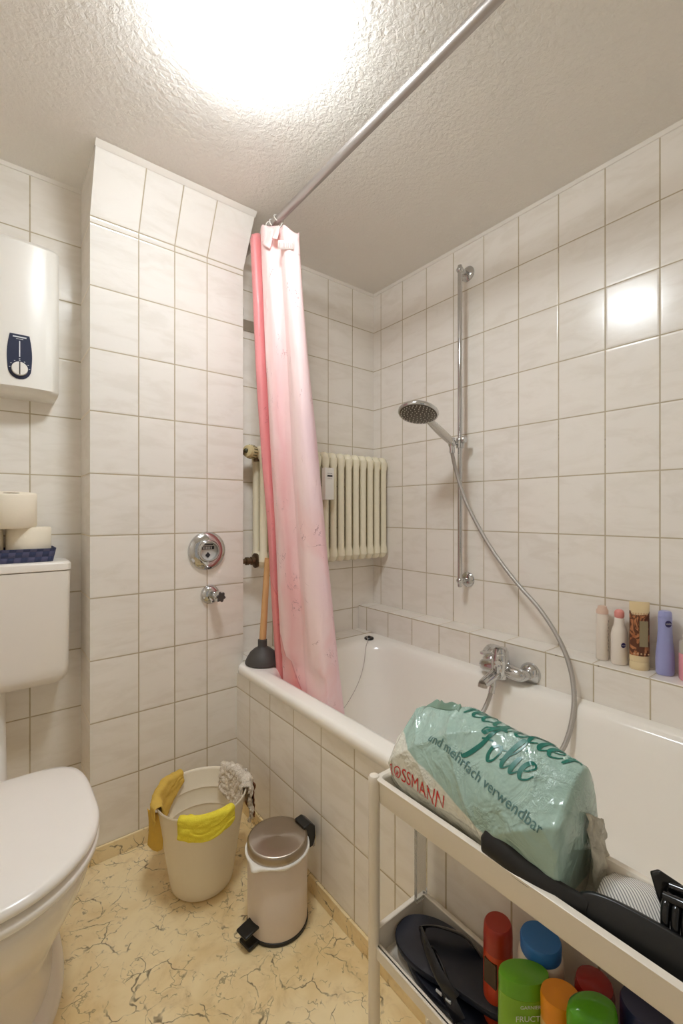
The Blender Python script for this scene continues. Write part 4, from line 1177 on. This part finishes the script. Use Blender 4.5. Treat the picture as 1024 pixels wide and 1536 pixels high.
pk = thing('makeup_pouch', 'pink and brown patterned pouch under the black hair claw', 'pouch', (.69, .07, .56))
m = N('pink_brown_pattern'); P = m.pos(); vo = m.n('ShaderNodeTexVoronoi'); m.put(vo.inputs['Vector'], P); vo.inputs['Scale'].default_value = 50
m.set(m.mix(m.step(m.noise(P, 40, 2), .45, .55), srgb(216, 150, 120), m.mix(vo.outputs['Distance'], srgb(110, 84, 60), srgb(232, 206, 190))), .4)
L_ = []
for k, (z, e) in enumerate(((.5605, .006), (.566, 0), (.590, -.002), (.608, .004), (.614, .014))):
    L_.append([(p[0] + .002*math.sin(i), p[1], p[2]) for i, p in enumerate(rrect(.640+e, .722-e, .02+e, .128-e, .014, z, 6))])
part(MB().loft(L_), 'body', m.m, pk, angle=60)

# ------------------------------------------------------------------ things on the middle shelf
SZ = .2505
GB = 'bottles standing on the middle shelf of the trolley'
M_redb = plain('red_plastic', (170, 48, 34), .3); M_redo = plain('orange_red_plastic', (196, 66, 28), .28)
b = bottle('shampoo_bottle', 'slim red bottle with flat rounded top beside the flip flops', 'bottle', .680, .432, SZ,
   [('body', M_redo, [(.022,.021,.001),(.0245,.0235,.005),(.0245,.0235,.13),(.0238,.023,.134)]), ('cap', M_redb, [(.0243,.0233,.1345),(.0245,.0235,.155),(.0240,.0225,.172),(.0215,.0200,.176),(.001,.001,.177)])], GB)
MB().box(-.0255, -.020, -.012, .010, .085, .125).build('label_patch', plain('dark_olive', (70, 50, 30), .4), b)
b = bottle('lotion_bottle', 'big white bottle with round blue cap behind the green one', 'bottle', .697, .366, SZ,
   [('body', M_wb, [(.033,.033,.001),(.0345,.0345,.005),(.0345,.0345,.158),(.0325,.0325,.166),(.030,.030,.168)]), ('cap', plain('blue_cap', (48, 118, 194), .4), [(.0305,.0305,.168),(.031,.031,.186),(.029,.029,.190),(.001,.001,.1905)])], GB)
mb = MB()
for k in range(5): mb.box(-.0352, -.0340, -.006+.0, -.002, .09+.012*k, .097+.012*k)
mb.build('print', plain('violet_print', (110, 100, 150), .4), b)
M_lime = plain('lime_green', (128, 178, 40), .3); M_lime2 = plain('leaf_green_cap', (104, 170, 34), .28)
b = bottle('shampoo_bottle', 'flat oval lime green shampoo bottle at the front of the middle shelf', 'bottle', .6385, .362, SZ,
   [('body', M_lime, [(.034,.0185,.001),(.037,.0205,.005),(.038,.0215,.10),(.0375,.021,.145),(.0372,.0207,.150)]), ('cap', M_lime2, [(.0372,.0207,.1505),(.0375,.021,.170),(.0365,.020,.1745),(.001,.001,.176)])], GB, rotz=R(-40))
lettering(b, 'GARNIER', .0075, (.002, -.0222, .142), (.05, -1, 0), M_print, .0004)
lettering(b, 'FRUCTIS', .012, (.002, -.0222, .124), (.05, -1, 0), M_print, .0006)
oval(b, .002, -.0222, .098, (0, -1, 0), .016, .018, plain('dark_green_disc', (44, 84, 30), .35), .0008, name='round_print')
oval(b, .002, -.0229, .098, (0, -1, 0), .010, .010, plain('leaf_print', (150, 190, 80), .35), .0008, name='leaf_print')
b = bottle('shower_gel_bottle', 'bottle with bright orange round cap at the front of the middle shelf', 'bottle', .649, .311, SZ,
   [('body', plain('pale_orange', (238, 190, 120), .3), [(.026,.020,.001),(.0275,.022,.005),(.0275,.022,.135),(.0265,.0215,.142)]), ('cap', plain('orange_cap', (240, 150, 22), .38), [(.0270,.0225,.1425),(.0275,.023,.172),(.0265,.022,.177),(.001,.001,.178)])], GB, rotz=R(-40))
M_dred = plain('dark_red_cap', (140, 22, 20), .2)
b = bottle('conditioner_bottle', 'dark red bottle standing behind the orange capped one', 'bottle', .703, .287, SZ,
   [('body', M_dred, [(.026,.024,.001),(.029,.027,.006),(.029,.027,.14),(.0285,.0265,.143)]), ('cap', plain('crimson_cap', (150, 26, 24), .14), [(.0285,.0265,.1435),(.0285,.0265,.168),(.026,.024,.178),(.016,.015,.182),(.001,.001,.183)])], GB, rotz=R(30))
b = bottle('shampoo_bottle', 'bright green bottle with slanted glossy cap in the front row', 'bottle', .634, .262, SZ,
   [('body', M_lime, [(.032,.020,.001),(.0345,.022,.005),(.0345,.022,.172),(.034,.0215,.177)]), ('cap', plain('bright_green_cap', (84, 160, 24), .16), [(.034,.0215,.1775),(.0345,.022,.201),(.032,.020,.211),(.024,.014,.217),(.001,.001,.219)])], GB, rotz=R(-30))
b = bottle('shampoo_bottle', 'lavender bottle with dark navy cap at the near end', 'bottle', .696, .219, SZ,
   [('body', plain('violet_body', (116, 108, 176), .3), [(.028,.028,.001),(.030,.030,.006),(.030,.030,.165),(.029,.029,.170)]), ('cap', plain('navy_cap', (30, 32, 74), .3), [(.0292,.0292,.1705),(.030,.030,.175),(.030,.030,.205),(.028,.028,.209),(.001,.001,.210)])], GB)

# flip flops
M_sole = plain('navy_foam', (24, 28, 42), .42, var=.05)
M_strap = plain('navy_rubber', (20, 22, 30), .22)
def flipflop(label, loc, rot, mirror=1):
    t = thing('flip_flop', label, 'flip flop', loc, 'flip flops on the middle shelf'); t.rotation_euler = rot
    # local: x across (+-), y toe (+), z up
    out = []
    for i in range(64):
        a = 2*PI*i/64; y = .125*math.sin(a)
        f = (y+.125)/.25
        w = .037 + .018*max(0, math.sin((f-.25)*PI/1.3)) - .004*math.exp(-((f-.42)/.12)**2)
        c = math.cos(a); c = math.copysign(abs(c)**.78, c)
        out.append((w*c + mirror*.006*math.sin(f*PI*1.2), y))
    L_ = [[(x*k, y*k2, z) for x, y in out] for z, k, k2 in ((0, .95, .975), (.003, 1, 1), (.013, .99, .995), (.016, .96, .985), (.0165, .90, .96))]
    MB().loft(L_).build('sole', M_sole, t, angle=50)
    st_ = MB()
    toe = Vector((mirror*.004, .068, .016))
    for sx in (-1, 1):
        P_ = crom([toe + Vector((0, 0, .000)), toe + Vector((sx*.004, -.004, .018)), Vector((sx*.022, .030, .044)), Vector((sx*.041, -.012, .034)), Vector((sx*.042, -.038, .012))], 8); rows = []
        for k, p in enumerate(P_):
            u = k/(len(P_)-1); w = .0055 + .007*u; tt = (P_[min(k+1, len(P_)-1)] - P_[max(k-1, 0)]).normalized()
            nr = Vector((sx*.75, 0, .66)); sd = tt.cross(nr).normalized(); nr = sd.cross(tt).normalized()
            rows.append([p + sd*w*math.cos(2*PI*j/12) + nr*.0022*math.sin(2*PI*j/12) for j in range(12)])
        st_.loft(rows)
    st_.tube([toe + Vector((0, 0, -.006)), toe + Vector((0, .001, .018))], .0035, 10)
    MB.build(st_, 'strap', M_strap, t, angle=60)
    return t
f1 = flipflop('dark navy flip flop lying on top of the other one', (.670, .520, .283), (R(-6), R(-14), R(3)))
f2 = flipflop('dark navy flip flop underneath, mostly hidden by the upper one', (.668, .505, .2515), (0, 0, R(-3)), -1)
for y_, w_ in ((-.008, .012), (-.028, .010)):
    MB().box(-.0505, -.0475, y_-w_/2, y_+w_/2, .006, .010).build('side_print', M_print, [c for c in f1.children if c.name.startswith('sole')][0])

# ------------------------------------------------------------------ small pieces belong to the part they sit on
OWNER = {'pointer': 'knob', 'scale_print': 'control_panel', 'display': 'heat_meter_box', 'counter_window': 'dial', 'nozzles': 'spray_face', 'selector_button': 'head',
         'aerator': 'spout', 'bristles': 'cushion', 'grip_ribs': 'thermostat_valve', 'tag_print': 'care_tag', 'handle_cap': 'handle', 'red_lettering': 'film',
         'slate_lettering': 'film', 'script_lettering': 'film', 'round_logo': 'film', 'core': 'paper', 'pedal_arm': 'pedal', 'hook': 'plate', 'screw': 'plate', 'side_clip': 'tank',
         'printed_sleeve': 'tube_body', 'label_patch': 'body', 'logo': 'body', 'lettering': 'body', 'round_print': 'body', 'leaf_print': 'body', 'print': 'body', 'backing': 'pile', 'fringe': 'pile'}
for root in [o for o in COL.objects if o.type == 'EMPTY' and 'label' in o]:
    kids = list(root.children); byname = {}
    for k in kids: byname.setdefault(k.name.split('.')[0], k)
    for k in kids:
        want = OWNER.get(k.name.split('.')[0])
        if want is None: continue
        own = byname.get(want)
        if own is None and want == 'body': own = byname.get('can') or byname.get('tube_body') or byname.get('dial') or byname.get('heat_meter_box')
        if own is not None and own is not k: k.parent = own
